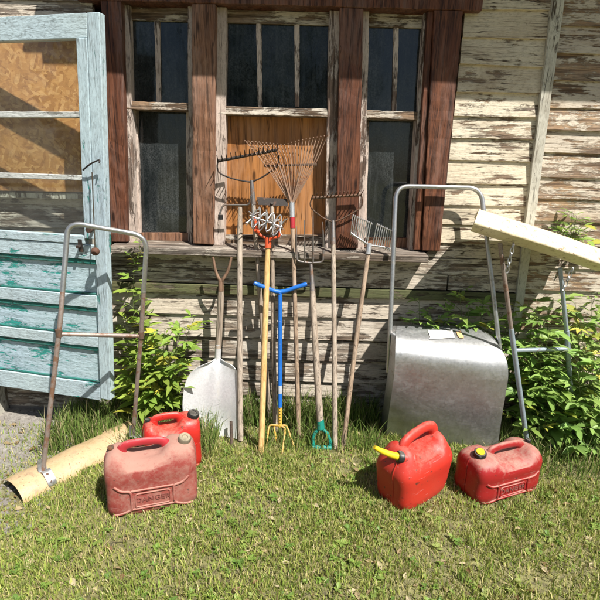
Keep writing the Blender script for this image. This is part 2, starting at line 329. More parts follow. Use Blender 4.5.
# ------------------------------------------------------------------ mesh builder
class MB:
    def __init__(s): s.v = []; s.f = []
    def add(s, v, f):
        o = len(s.v); s.v += [Vector(p) for p in v]; s.f += [tuple(i+o for i in q) for q in f]; return s
    def box(s, lo, hi):
        x0, y0, z0 = lo; x1, y1, z1 = hi
        return s.add([(x0,y0,z0),(x1,y0,z0),(x1,y1,z0),(x0,y1,z0),(x0,y0,z1),(x1,y0,z1),(x1,y1,z1),(x0,y1,z1)],
                     [(3,2,1,0),(4,5,6,7),(0,1,5,4),(1,2,6,5),(2,3,7,6),(3,0,4,7)])
    def board(s, c, back, n=1, jit=0.0, vertical=True, seed=0):
        """c: front corners TL,TR,BR,BL; back: offset vector to the rear face; n rings along the length with slight jitter"""
        TL, TR, BR, BL = [Vector(p) for p in c]; back = Vector(back); o = len(s.v); rr = random.Random(seed+len(s.v))
        for i in range(n+1):
            k = i/n
            a, b = (TL.lerp(BL, k), TR.lerp(BR, k)) if vertical else (BL.lerp(BR, k), TL.lerp(TR, k))
            j = lambda: Vector((rr.uniform(-1,1), rr.uniform(-1,1), rr.uniform(-1,1)))*jit
            s.v += [a+j(), b+j(), b+back, a+back]
        for i in range(n):
            q = o+i*4
            for m in range(4):
                w = (m+1) % 4; s.f.append((q+m, q+4+m, q+4+w, q+w) if vertical else (q+m, q+w, q+4+w, q+4+m)[::-1])
        s.f.append((o, o+1, o+2, o+3)); e = o+n*4; s.f.append((e+3, e+2, e+1, e)); return s
    def tube(s, path, r, seg=10, smooth=0, flat=None):
        pts = [Vector(p) for p in path]
        if smooth and len(pts) > 2: pts = catmull(pts, smooth)
        n = len(pts); rs = r if callable(r) else (lambda k: r)
        o = len(s.v); up = None
        for i, p in enumerate(pts):
            d = (pts[min(i+1, n-1)] - pts[max(i-1, 0)]).normalized()
            if up is None:
                up = Vector((0,0,1)) if abs(d.z) < .9 else Vector((0,1,0))
            a = d.cross(up)
            if a.length < 1e-5: a = d.cross(Vector((1,0,0)))
            a.normalize(); b = a.cross(d).normalized(); up = b
            rad = rs(i/(n-1))
            ra, rb = (rad, rad) if not flat else (rad*flat[0], rad*flat[1])
            for k in range(seg):
                an = 2*PI*k/seg; s.v.append(p + a*math.cos(an)*ra + b*math.sin(an)*rb)
        for i in range(n-1):
            for k in range(seg):
                k2 = (k+1) % seg; s.f.append((o+i*seg+k, o+i*seg+k2, o+(i+1)*seg+k2, o+(i+1)*seg+k))
        s.f.append(tuple(o+k for k in range(seg))[::-1]); s.f.append(tuple(o+(n-1)*seg+k for k in range(seg))); return s
    def loft(s, rings, cap=True):
        m = len(rings[0]); o = len(s.v)
        for r_ in rings: s.v += [Vector(p) for p in r_]
        for i in range(len(rings)-1):
            for k in range(m):
                k2 = (k+1) % m; s.f.append((o+i*m+k, o+i*m+k2, o+(i+1)*m+k2, o+(i+1)*m+k))
        if cap:
            s.f.append(tuple(o+k for k in range(m))[::-1]); e = o+(len(rings)-1)*m; s.f.append(tuple(e+k for k in range(m)))
        return s
    def sheet(s, rows, th):
        """rows of points -> sheet of thickness th (shifted to the far side of the normal)"""
        R_ = len(rows); C_ = len(rows[0]); P = [[Vector(p) for p in r_] for r_ in rows]; o = len(s.v)
        N = [[None]*C_ for _ in range(R_)]
        for i in range(R_):
            for j in range(C_):
                du = P[min(i+1,R_-1)][j]-P[max(i-1,0)][j]; dv = P[i][min(j+1,C_-1)]-P[i][max(j-1,0)]
                N[i][j] = du.cross(dv).normalized()
        for i in range(R_):
            for j in range(C_): s.v.append(P[i][j])
        for i in range(R_):
            for j in range(C_): s.v.append(P[i][j]-N[i][j]*th)
        k = R_*C_; idx = lambda i, j: o+i*C_+j
        for i in range(R_-1):
            for j in range(C_-1):
                q = (idx(i,j), idx(i+1,j), idx(i+1,j+1), idx(i,j+1)); s.f.append(q); s.f.append(tuple(x+k for x in q[::-1]))
        for i in range(R_-1):
            for j in (0, C_-1):
                a, b = idx(i,j), idx(i+1,j); s.f.append((a, b, b+k, a+k))
        for j in range(C_-1):
            for i in (0, R_-1):
                a, b = idx(i,j), idx(i,j+1); s.f.append((a, b, b+k, a+k))
        return s
    def xform(s, M): s.v = [M @ p for p in s.v]; return s
    def build(s, name, mat, parent=None, local=False, smooth=None, bevel=0.0, subd=0):
        me = bpy.data.meshes.new(name); vs = s.v
        if parent is not None and not local:
            root = parent
            while root.parent: root = root.parent
            inv = (Matrix.Translation(root.location) @ root.rotation_euler.to_matrix().to_4x4()).inverted(); vs = [inv @ p for p in vs]
        me.from_pydata([tuple(p) for p in vs], [], s.f)
        bm = bmesh.new(); bm.from_mesh(me); bmesh.ops.recalc_face_normals(bm, faces=bm.faces); bm.to_mesh(me); bm.free()
        me.materials.append(MATS[mat]); me.update()
        if smooth is not None:
            me.shade_smooth(); me.set_sharp_from_angle(angle=R(smooth))
        o = bpy.data.objects.new(name, me); COL.objects.link(o)
        if parent is not None: o.parent = parent
        if bevel:
            b = o.modifiers.new('bevel', 'BEVEL'); b.width = bevel; b.segments = 2; b.limit_method = 'ANGLE'; b.angle_limit = R(40)
        if subd:
            u = o.modifiers.new('subd', 'SUBSURF'); u.levels = u.render_levels = subd
        return o

def catmull(p, k):
    out = []
    for i in range(len(p)-1):
        a, b, c, d = p[max(i-1,0)], p[i], p[i+1], p[min(i+2,len(p)-1)]
        for j in range(k):
            t_ = j/k
            out.append(.5*((2*b)+(c-a)*t_+(2*a-5*b+4*c-d)*t_**2+(3*b-a-3*c+d)*t_**3))
    out.append(p[-1]); return out
def rounded(pts, r=.05, k=6):
    """polyline with its inner corners rounded"""
    P = [Vector(p) for p in pts]; out = [P[0]]
    for i in range(1, len(P)-1):
        a = P[i]+(P[i-1]-P[i]).normalized()*min(r, (P[i-1]-P[i]).length*.45); c = P[i]+(P[i+1]-P[i]).normalized()*min(r, (P[i+1]-P[i]).length*.45)
        for j in range(k+1):
            t_ = j/k; out.append(a*(1-t_)**2+P[i]*2*t_*(1-t_)+c*t_**2)
    out.append(P[-1]); return out

def thing(name, label, cat, loc=(0,0,0), rz=0, group=None):
    o = bpy.data.objects.new(name, None); COL.objects.link(o); o.empty_display_size = .1
    o.location = loc; o.rotation_euler = (0, 0, rz); return tag(o, label, cat, group)
def tag(o, label, cat, group=None):
    o['label'] = label; o['category'] = cat
    if group: o['group'] = group
    return o

# ------------------------------------------------------------------ world, sun
# light travels along (-SA, 1, -SB): from front right, steep
SA, SB = 0.95, 2.0
L = Vector((-SA, 1, -SB)).normalized()
sd = bpy.data.lights.new('sun', 'SUN'); sun = bpy.data.objects.new('sun', sd); COL.objects.link(sun)
sd.energy = 5.0; sd.angle = R(.53); sd.color = (1, .95, .87); sun.rotation_euler = L.to_track_quat('-Z', 'Y').to_euler(); sun.location = (3, -4, 6)
wd = bpy.data.worlds.new('World'); scene.world = wd; wd.use_nodes = True
bg = wd.node_tree.nodes['Background']; sk = wd.node_tree.nodes.new('ShaderNodeTexSky'); sk.sky_type = 'NISHITA'; sk.sun_disc = False
sk.sun_elevation = math.asin(-L.z); sk.sun_rotation = math.atan2(-L.x, -L.y)
wd.node_tree.links.new(sk.outputs[0], bg.inputs[0]); bg.inputs[1].default_value = .05
vs = scene.view_settings; vs.view_transform = 'Standard'; vs.look = 'None'; vs.exposure = .87; vs.gamma = 1; vs.use_curve_mapping = False

# ------------------------------------------------------------------ ground
def gz(x, y):
    return .018*mnoise.noise(Vector((x*1.7, y*1.7, 3.1))) + .007*mnoise.noise(Vector((x*9, y*9, 1.2)))
def gh(x, y):
    near = max(0, 1-max(abs(x)-2.5, 0)/2)
    return gz(x, y)*near
def axis_pts(a, b, step, far):
    c = list(np.arange(a, b+1e-6, step)); g = step; lo = [a]; hi = [b]
    while lo[-1] > -far: g *= 1.5; lo.append(lo[-1]-g)
    g = step
    while hi[-1] < far: g *= 1.5; hi.append(hi[-1]+g)
    return lo[:0:-1] + c + hi[1:]
xs = axis_pts(-2.6, 2.6, .05, 90); ys = axis_pts(-2.4, .1, .05, 90)
m = MB(); m.v = [Vector((x, y, gh(x, y))) for y in ys for x in xs]; nx = len(xs)
m.f = [(j*nx+i, j*nx+i+1, (j+1)*nx+i+1, (j+1)*nx+i) for j in range(len(ys)-1) for i in range(nx-1)]
g = m.build('ground', 'soil', smooth=60); g['kind'] = 'structure'

# ------------------------------------------------------------------ house
house = thing('house', 'weathered old house with peeling clapboards and three brown-trimmed windows', 'house')
def siding(name, mat, x0f, x1f, zs, proud=.014, seed=0, y0=0.0, step=.06):
    """lapped boards; zs = board bottoms from low to high, last = top; x0f/x1f give the ends at a height"""
    mb = MB(); rr = random.Random(seed); sh = []
    for i in range(len(zs)-1):
        z0, z1 = zs[i], zs[i+1]+.012; xa, xb = x0f(z0), x1f(z0); n = max(2, int((xb-xa)/step)); o = len(mb.v); ph = rr.uniform(0, 50)
        tilt = rr.uniform(-.004, .004); bow = rr.uniform(.0, .004)
        for k in range(n+1):
            x = xa+(xb-xa)*k/n
            w = .0035*mnoise.noise(Vector((x*2.2, ph, 0)))+.002*mnoise.noise(Vector((x*14, ph, 5)))+tilt*(k/n-.5)*2
            chip = .010*max(0, mnoise.noise(Vector((x*6, ph+9, 2)))-.35)
            yy = -proud - bow - .006*mnoise.noise(Vector((x*1.6, ph, 8)))
            sh += [(i*7.31+seed, i*3.77, i*5.19)]*4
            mb.v += [Vector((x, y0+yy, z0+w+chip)), Vector((x, y0-.002+.002*mnoise.noise(Vector((x*3, ph, 4))), z1)), Vector((x, y0+.02, z1)), Vector((x, y0+.02, z0+w+chip))]
        for k in range(n):
            q = o+k*4
            for e in range(4): mb.f.append((q+e, q+(e+1) % 4, q+4+(e+1) % 4, q+4+e))
        mb.f.append((o, o+1, o+2, o+3)); e = o+n*4; mb.f.append((e+3, e+2, e+1, e))
    o_ = mb.build(name, mat, house); at = o_.data.attributes.new('shift', 'FLOAT_VECTOR', 'POINT'); at.data.foreach_set('vector', np.array(sh, dtype=np.float32).ravel()); return o_
zpx = lambda px, py: W(px, py).z
# openings
X_L = W(104, 160).x; X_R = W(452, 160).x
SILL_T = W(270, 247, -.05).z
sep_x = lambda z: W(547, 76).x + (W(522, 290).x-W(547, 76).x)*(W(547, 76).z-z)/(W(547, 76).z-W(522, 290).z)
TOPZ = 2.75
# upper left-hand section by the batten
zb = [zpx(500, p) for p in (244, 225, 206, 184, 161, 139, 117, 93)]
while zb[-1] < TOPZ: zb.append(zb[-1]+.128)
siding('siding', 'cream_siding', lambda z: X_R-.02, sep_x, zb, seed=3)
zc = [-.02, .10]
zr = [zpx(575, p) for p in (405, 383, 361, 338, 315, 291, 268, 245, 222, 200, 177, 153, 130, 108)]
while zr[-1] < TOPZ: zr.append(zr[-1]+.128)
o_ = siding('siding', 'bare_siding', lambda z: sep_x(z)+.0, lambda z: 4.2, zr, seed=5)
# boards below the windows
zl = [zpx(300, p) for p in (414, 395, 380, 359, 338, 316, 296)]
siding('siding', 'grey_siding', lambda z: -1.35, sep_x, zl, seed=11, proud=.016)
# left of the windows, behind the open door
zz = [.02+.127*i for i in range(23)]
siding('siding', 'grey_siding', lambda z: -4.2, lambda z: X_L+.01 if z > 1 else -1.35, zz, seed=15)
# painted drip board and skirt under the sill
mb = MB().board([(-1.35, -.03, zl[-1]+.062), (sep_x(1)-.03, -.03, zl[-1]+.058), (sep_x(1)-.03, -.03, zl[-1]+.004), (-1.35, -.03, zl[-1]+.006)], (0, .035, 0), 40, .0018, False)
mb.build('drip_board', 'green_board', house, bevel=.003)
z0 = zl[-1]+.066
mb = MB()
zq = [z0, z0+.095, SILL_T-.045]
mb.board([(-1.34, -.012, zq[1]-.004), (.86, -.012, zq[1]-.004), (.86, -.016, zq[0]), (-1.34, -.016, zq[0])], (0, .02, 0), 40, .002, False)
mb.board([(-1.34, -.010, zq[2]), (sep_x(1)-.02, -.010, zq[2]), (sep_x(1)-.02, -.02, zq[1]), (-1.34, -.02, zq[1])], (0, .02, 0), 40, .002, False, 4)
mb.board([(.87, -.011, zq[1]-.004), (sep_x(1)-.02, -.011, zq[1]-.004), (sep_x(1)-.02, -.016, zq[0]), (.87, -.016, zq[0])], (0, .02, 0), 20, .002, False, 4)
mb.build('apron_board', 'grey_siding', house)
# boards between sill level and the window trim right
mb = MB().board([(X_R-.02, -.008, zb[0]+.004), (sep_x(1.05)-.005, -.008, zb[0]), (sep_x(1.05)-.005, -.014, SILL_T-.04), (X_R-.12, -.014, SILL_T-.04)], (0, .02, 0), 12, .002, False)
mb.build('filler_board', 'grey_siding', house)
# vertical batten where the two runs of boards meet
bt, bb = W(549, 76, -.03), W(521, 300, -.03); d_ = bt-bb; bt2 = bb+d_*((TOPZ-bb.z)/d_.z)
MB().board([bt2+Vector((-.028,0,0)), bt2+Vector((.032,0,0)), bb+Vector((.024,0,-.12)), bb+Vector((-.026,0,-.12))], (0, .03, 0), 30, .002).build('batten', 'batten_paint', house, bevel=.002)
MB().box((-4.2, -.01, -.25), (4.2, .14, .02)).build('foundation', 'foundation', house)
MB().box((-4.2, .16, -.2), (4.2, .20, TOPZ)).build('light_block_sheet', 'dark_stick', house)  # unseen dark sheet added behind siding and windows to block light
# roof: eave outside the frame that shades the wall top
ze = W(500, 92).z + .42*SB
mb = MB().box((-.98, -.42, ze), (4.6, .2, ze+.03)); mb.build('soffit', 'soffit_wood', house)
mb = MB().box((-.98, -.45, ze-.0), (4.6, -.423, ze+.14)); mb.build('fascia', 'batten_paint', house)
mb = MB().board([(-1.02, -.50, ze+.15), (4.7, -.50, ze+.15), (4.7, 1.6, ze+1.35), (-1.02, 1.6, ze+1.35)], (0, -.01, .03)); mb.build('roof', 'shingle', house)
MB().box((-4.2, .02, 2.72), (4.2, .12, ze)).build('wall_plate', 'soffit_wood', house)

# window trim posts (px corners on the wall plane, top extended)
def ext(a, b, z):   # extend line b->a up to height z
    d = a-b; return b+d*((z-b.z)/d.z)
HEADZ = 2.30
def post(l0, r0, l1, r1, mat, y=-.045, seed=0, py0=76, py1=250):
    TL, TR, BL, BR = W(l0, py0, y), W(r0, py0, y), W(l1, py1, y), W(r1, py1, y)
    TL, TR = ext(TL, BL, HEADZ), ext(TR, BR, HEADZ)
    z = SILL_T+.004; BL, BR = TL+(BL-TL)*((TL.z-z)/(TL.z-BL.z)), TR+(BR-TR)*((TR.z-z)/(TR.z-BR.z))
    MB().board([TL, TR, BR, BL], (0, .16, 0), 26, .0022, seed=seed).build('window_casing', mat, house, bevel=.004)
post(104, 123, 112, 127, 'post_wood', seed=1)
post(192, 215, 193, 213, 'post_wood_pale', seed=2)
post(339, 362, 336, 358, 'post_wood', seed=3)
post(431, 457, 422, 440, 'post_wood', seed=4)
# split thinner edge strips on the right-hand casing
for a, b, c, d, s_ in ((424, 430, 414, 420.5, 6),):
    post(a, b, c, d, 'post_wood', -.03, s_)
# head casing
MB().board([(X_L-.05, -.05, HEADZ+.14), (X_R+.05, -.05, HEADZ+.14), (X_R+.05, -.05, HEADZ), (X_L-.05, -.05, HEADZ)], (0, .18, 0), 30, .002, False).build('head_casing', 'post_wood', house, bevel=.004)
siding('siding', 'cream_siding', lambda z: X_L-.0, lambda z: X_R+.0, [HEADZ+.135+.125*i for i in range(5)], seed=19)
# sill
sl, sr = W(110, 249, -.10).x, W(428, 257, -.10).x
mb = MB(); 
mb.add([(sl, -.115, SILL_T-.012), (sr, -.115, SILL_T-.016), (sr, .10, SILL_T+.004), (sl, .10, SILL_T+.008), (sl, -.115, SILL_T-.05), (sr, -.115, SILL_T-.054), (sr, .10, SILL_T-.05), (sl, .10, SILL_T-.05)],
       [(0,1,2,3), (7,6,5,4), (4,5,1,0), (5,6,2,1), (6,7,3,2), (7,4,0,3)])
mb.build('sill', 'sill_paint', house, bevel=.004)

def px_board(mb, x0, y0, x1, y1, y, th, n=1, jit=0, vert=True, seed=0):
    return mb.board([W(x0, y0, y), W(x1, y0, y), W(x1, y1, y), W(x0, y1, y)], (0, th, 0), n, jit, vert, seed)
def window(L0, R0, L1, R1, jl, jr, railL, railR, mulls, lower):
    """L0..: inner casing edges in px at py 76 / 250; jl, jr jamb widths in px; rail py left/right"""
    ys_, yl = .035, .075
    lx = lambda py: L0+(L1-L0)*(py-76)/174; rx = lambda py: R0+(R1-R0)*(py-76)/174
    w = MB(); 
    def vstrip(a0, a1, b0, b1, pya, pyb, y, th, mb, top=None, seed=0):
        TL, TR, BL, BR = W(a0, pya, y), W(a1, pya, y), W(b0, pyb, y), W(b1, pyb, y)
        if top: TL, TR = ext(TL, BL, top), ext(TR, BR, top)
        mb.board([TL, TR, BR, BL], (0, th, 0), 16, .0015, seed=seed)
    # jambs
    vstrip(lx(76)-2, lx(76)+jl, lx(252)-2, lx(252)+jl, 76, 252, .0, .15, w, HEADZ, 1)
    vstrip(rx(76)-jr, rx(76)+2, rx(252)-jr, rx(252)+2, 76, 252, .0, .15, w, HEADZ, 2)
    frame = w.build('window', 'sash_paint', house, bevel=.003)
    # transom rail and upper sash
    up = MB()
    up.board([W(lx(railL)-1, railL-8, ys_-.03), W(rx(railR)+1, railR-8, ys_-.03), W(rx(railR)+1, railR, ys_-.035), W(lx(railL)-1, railL, ys_-.035)], (0, .10, 0), 14, .0015, False)
    up.build('rail', 'sash_paint_rail', frame, bevel=.003)
    for (m0, m1) in mulls:
        mm = MB(); vstrip(m0-2.4, m0+2.4, m1-2.2, m1+2.2, 76, railL-7, ys_, .03, mm, HEADZ, 3); mm.build('muntin', 'sash_paint', frame, bevel=.002)
    a, b = lx(76)+jl, rx(76)-jr
    TL, TR, BL, BR = W(a-1, 76, ys_+.012), W(b+1, 76, ys_+.012), W(a-1, railL-4, ys_+.012), W(b+1, railR-4, ys_+.012)
    MB().board([ext(TL, BL, HEADZ), ext(TR, BR, HEADZ), BR, BL], (0, .004, 0)).build('pane', 'dusty_window_glass', frame)
    hz = HEADZ-.06; MB().board([(W(a,76,ys_).x-.02, ys_-.004, HEADZ-.001), (W(b,76,ys_).x+.02, ys_-.004, HEADZ-.001), (W(b,76,ys_).x+.02, ys_-.004, hz), (W(a,76,ys_).x-.02, ys_-.004, hz)], (0, .03, 0), 8, .001, False).build('head_rail', 'sash_paint_rail', frame, bevel=.002)
    return frame, lx, rx
# left window
fr, lx, rx = window(123, 192, 127, 193, 8, 4, 109, 111, [(158, 158.5)], None)
mb = MB(); mb.board([W(131, 109, .06), W(137, 109, .06), W(141, 246, .06), W(133, 246, .06)], (0, .04, 0), 14, .0015); mb.board([W(186, 111, .06), W(190, 111, .06), W(191, 246, .06), W(187, 246, .06)], (0, .04, 0), 14, .0015)
mb.build('stile', 'sash_paint', fr, bevel=.002)
px_board(MB(), 140, 233, 188, 247, .058, .04, 10, .001, False).build('bottom_rail', 'post_wood_pale', fr, bevel=.002)
MB().board([W(135, 108, .085), W(190, 110, .085), W(190, 238, .085), W(138, 236, .085)], (0, .004, 0)).build('pane', 'dusty_window_glass', fr)
# centre window, boarded up below the transom
fr, lx, rx = window(215, 339, 213, 336, 11, 11, 114, 117, [(259.5, 260), (297, 297)], None)
MB().board([W(222, 112, .075), W(330, 114, .075), W(329, 248, .075), W(224, 247, .075)], (0, .012, 0)).build('plywood_panel', 'plywood', fr)
px_board(MB(), 222, 235, 332, 246, .045, .03, 12, .0015, False).build('bottom_rail', 'sash_paint_rail', fr, bevel=.002)
# right window
fr, lx, rx = window(362, 425, 358, 414, 6, 5, 118, 120, [(395, 394)], None)
mb = MB(); mb.board([W(419, 119, .06), W(422, 119, .06), W(415, 250, .06), W(412, 250, .06)], (0, .04, 0), 14, .0015); mb.board([W(364, 119, .06), W(369, 119, .06), W(366, 250, .06), W(361, 250, .06)], (0, .04, 0), 14, .0015)
mb.build('stile', 'sash_paint', fr, bevel=.002)
px_board(MB(), 362, 238, 416, 251, .058, .04, 10, .001, False).build('bottom_rail', 'post_wood_pale', fr, bevel=.002)
MB().board([W(366, 117, .085), W(420, 119, .085), W(413, 244, .085), W(363, 243, .085)], (0, .004, 0)).build('pane', 'dusty_window_glass', fr)
# strand board nailed over the wall behind the open door
a, b, c, d = W(-90, 40, -.06), W(80, 40, -.06), W(84, 192, -.06), W(-90, 189, -.06)
MB().board([a, b, c, d], (0, .014, 0), 1).build('strand_board', 'osb', house)
MB().board([W(-90,189,-.05)+Vector((0,0,-.01)), W(84,192,-.05)+Vector((0,0,-.01)), W(84,199,-.05), W(-90,196,-.05)], (0, .03, 0), 20, .0015, False).build('batten', 'batten_paint', house)
MB().board([W(84, 30, -.05), W(95, 30, -.05), W(103, 420, -.05), W(92, 420, -.05)], (0, .05, 0), 20, .002).build('corner_board', 'batten_paint', house)

# ------------------------------------------------------------------ open door, hinged off the frame to the left
YAW = R(12); DR = W(108, 240, -.34); du = Vector((math.cos(YAW), -math.sin(YAW), 0)); dn = Vector((-math.sin(YAW), -math.cos(YAW), 0))
def D(px, py, off=0.0):                   # on the door face
    r_ = ray(px, py); p0 = DR+dn*off; return CAM + r_*((p0-CAM).dot(dn)/r_.dot(dn))
def Dz(px, py): return D(px, py).z
def dp(u, z, off=0.0): q = DR+du*(u+.068*(z-1.15)-.012)+dn*off; q.z = z; return q
def ux(px, py): return (D(px, py)-DR).dot(du)
DW = .86; UL = -DW
UR = ux(108, 240); us = ux(80, 170); us2 = ux(91, 180); ul = ux(97.5, 330)
zt = 2.16; zb_ = (Dz(113, 400)+Dz(2, 385))/2
door = thing('open_door', 'pale blue door with peeling teal paint, swung open at the left', 'door', dp(UL, zb_))
def dbox(u0, u1, z0, z1, f, th, n=8, jit=.001, vert=True, mb=None):
    mb = mb or MB(); return mb.board([dp(u0, z1, f), dp(u1, z1, f), dp(u1, z0, f), dp(u0, z0, f)], -dn*th, n, jit, vert)
zlr = Dz(40, 232)     # bottom of the glazing
dbox(us2, UR, zb_, zt, 0, .042, 20).build('stile', 'door_paint', door, bevel=.003)
dbox(UL, UL+.10, zb_, zt, 0, .042, 20).build('stile', 'door_paint', door, bevel=.003)
dbox(us, us2-.002, zlr-.02, zt-.1, .004, .04, 14).build('glazing_stile', 'door_paint', door, bevel=.003)
dbox(UL+.102, us2-.002, zt-.1, zt, -.001, .04, 8, .001, False).build('rail', 'door_paint_rail', door, bevel=.003)
def rail(py0, py1, mat='door_paint_rail', f=-.001, u1=None):
    dbox(UL+.102, (u1 or us2)-.002, Dz(40, py1), Dz(40, py0), f, .04, 12, .001, False).build('rail', mat, door, bevel=.003)
rail(233, 241, f=.004, u1=us)
rail(241.5, 256)
rail(291, 303); rail(331, 341); rail(376, 392)
for a, b in ((256, 291), (303, 331), (341, 376)):
    z1, z0 = Dz(40, a), Dz(40, b)
    dbox(UL+.09, us2+.01, z0-.01, z1+.01, -.019, .014).build('panel', 'door_panel_paint', door)
    mb = MB(); dbox(UL+.103, us2-.003, z1-.026, z1-.001, -.008, .010, 12, .001, False, mb); dbox(UL+.103, us2-.003, z0+.001, z0+.014, -.008, .010, 12, .001, False, mb)
    mb.build('moulding', 'teal_moulding', door, bevel=.004)
for py in (114.5, 176.5):
    z = Dz(40, py); dbox(UL+.102, us-.001, z-.013, z+.013, .001, .034, 10, .001, False).build('muntin', 'door_muntin_paint', door, bevel=.003)
zs_ = [zt-.1, Dz(40, 114.5), Dz(40, 176.5), zlr]
for i in range(3):
    dbox(UL+.1, us+.004, zs_[i+1]+.002, zs_[i]-.002, -.016, .003, 1, 0).build('pane', 'old_clear_glass', door)
q_ = dp(UL, 1)
MB().board([(q_.x-.11, q_.y-.01, 2.3), (q_.x-.006, q_.y-.01, 2.3), (q_.x-.006, q_.y-.01, -.02), (q_.x-.11, q_.y-.01, -.02)], (0, -q_.y+.02, 0), 20, .0015).build('door_jamb', 'batten_paint', house, bevel=.003)
# catch, key plate and hook
mb = MB(); a, b = D(83, 170, .02), D(99, 160, .03); mb.tube([a, a.lerp(b, .5)+Vector((0,-.006,.004)), b, b+Vector((.004,-.01,-.012))], .004, 8, 4); mb.build('hook', 'dark_iron', door, smooth=40)
mb = MB(); c = D(81, 246); mb.board([c+du*-.012+Vector((0,0,.035))+dn*.006, c+du*.012+Vector((0,0,.035))+dn*.006, c+du*.012+Vector((0,0,-.03))+dn*.006, c+du*-.012+Vector((0,0,-.03))+dn*.006], -dn*.006); mb.tube([c+dn*.004, c+dn*.03], .009, 10); mb.build('key_plate', 'dark_iron', door, bevel=.001)
mb = MB(); c = D(94, 229); mb.tube([c, c+dn*.035], .008, 10); mb.tube([c+dn*.03, c+dn*.045], .016, 12); mb.build('door_knob', 'dark_iron', door, smooth=40)
# rusty ball hanging from the hook by a cord
pa, pb = D(92, 172, .035), D(95, 249, .05)
pull = thing('hanging_ball', 'small rusty ball hanging on a cord against the blue door', 'door pull', (pb.x, pb.y, pb.z-.03))
MB().tube([pa, pa.lerp(pb, .5), pb], .003, 6).build('cord', 'cord', pull)
mb = MB(); q = pb+Vector((0,0,-.012))
rings = [[q+Vector((.021*math.sin(PI*i/8)*math.cos(2*PI*k/14), .021*math.sin(PI*i/8)*math.sin(2*PI*k/14), .021*math.cos(PI*i/8))) for k in range(14)] for i in range(1, 8)]
mb.loft(rings).build('ball', 'rust_ball', pull, smooth=60)

# ------------------------------------------------------------------ snow scoops
SCG = 'snow scoops with tube handles'
def loop_handle(pts, r, mat, parent, name='handle', k=.06): return MB().tube(rounded(pts, k, 7), r, 12).build(name, mat, parent, smooth=50)

# left scoop: blade lying on the grass, handle up against the door
f0, f1 = G(24, 505), G(152, 436); ub = (f1-f0); ub.z = 0; bl = ub.length; ub.normalize(); vb = Vector((-ub.y, ub.x, 0))
sc = thing('snow_scoop', 'tall rusty tube snow scoop leaning on the blue door, cream blade in grass', 'snow scoop', f0, group=SCG)
prof = [(0, .004), (.008, .026), (.03, .05), (.065, .066), (.10, .070), (.14, .064), (.18, .048), (.21, .026)]
rows = []
for (v, z) in catmull([Vector((a, b, 0)) for a, b in prof], 3) and [(p.x, p.y) for p in catmull([Vector((a, b, 0)) for a, b in prof], 3)]:
    rows.append([f0+ub*(bl*j/16)+vb*v+Vector((0,0,z+.004*math.sin(j*1.1))) for j in range(17)])
MB().sheet(rows, .003).build('blade', 'cream_enamel_worn', sc, smooth=50)
hl, hr = G(43, 470, .07), G(133, 435, .07)
tl, tr_ = W(68, 222, -.50), W(147, 236, -.44)
pth = [hl, W(59, 333, (hl.y+tl.y)/2), W(66, 250, tl.y-.02), tl+Vector((.0,0,.01)), tr_, W(141, 335, (hr.y+tr_.y)/2), hr]
qa, qb = pth[1].lerp(pth[2], .5), pth[5].lerp(pth[4], .45)
MB().tube(rounded([qa, pth[2], tl, tr_, qb], .07, 7), .0118, 12).build('handle', 'tube_steel', sc, smooth=50)
MB().tube([hl, pth[1], qa.lerp(pth[2], .06)], .0112, 12, 4).build('lower_tube', 'tube_rusty', sc, smooth=50)
MB().tube([hr, pth[5], qb.lerp(tr_, .06)], .0112, 12, 4).build('lower_tube', 'tube_rusty', sc, smooth=50)
MB().tube([W(59, 334, (hl.y+tl.y)/2), W(141, 336, (hr.y+tr_.y)/2)], .0105, 12).build('cross_tube', 'tube_rusty', sc, smooth=50)
for px, py, y in ((59, 333, (hl.y+tl.y)/2), (141, 335, (hr.y+tr_.y)/2)):
    c = W(px, py, y); MB().tube([c-Vector((0,0,.018)), c+Vector((0,0,.018))], .0155, 10).build('collar', 'rust_iron', sc, smooth=50)
for c, q in ((hl, 0), (hr, 1)):
    mb = MB(); P_ = [c+Vector((0,0,.06)), c+Vector((0,-.004,.0))]
    for (v, z) in ((-.03, .004), (-.07, -.030), (-.082, -.055)):
        P_.append(c+vb*v+Vector((0,0,z+.004)))
    rows = [[p-ub*.02+dnn, p+ub*.02+dnn] for p in catmull(P_, 4) for dnn in (Vector((0,0,.004))-vb*.003,)]
    mb.sheet(rows, .003); mb.build('strap', 'tube_steel', sc, smooth=50)
    for k in (.3, .8): 
        p = P_[2].lerp(P_[4], k)+Vector((0,-.004,.008)); MB().tube([p-Vector((0,-.004,.006)), p+Vector((0,-.003,.005))], .006, 8).build('bolt', 'rust_iron', sc)

# middle scoop: galvanized blade standing upright on the grass
bL, bR = G(385, 437), G(497, 450)
sc = thing('snow_scoop', 'wide galvanized snow scoop standing upright, its bright curved blade facing out', 'snow scoop', (bL+bR)/2, group=SCG)
prow = [((386, 437), (497, 450), bL.y, bR.y), ((390, 405), (501, 421), -.33, -.36), ((394, 375), (506, 392), -.375, -.40), ((395, 357), (508, 374), -.385, -.41), ((395.5, 346), (506, 360), -.36, -.39),
        ((395.5, 337), (499, 347), -.31, -.33), ((396, 331), (490, 337), -.24, -.25), ((397, 327), (479, 330), -.17, -.17), ((398, 325), (472, 327), -.11, -.11)]
Lp = catmull([W(a[0], a[1], y) for a, b, y, y2 in prow], 5); Rp = catmull([W(b[0], b[1], y2) for a, b, y, y2 in prow], 5)
rows = [[a.lerp(b, j/18)+Vector((0, -.004*math.sin(PI*j/18)-.0035*mnoise.noise(Vector((j*.3, i*.15, 2))), 0)) for j in range(19)] for i, (a, b) in enumerate(zip(Lp, Rp))]
blade = MB().sheet(rows, .003).build('blade', 'galvanized_sheet', sc, smooth=60)
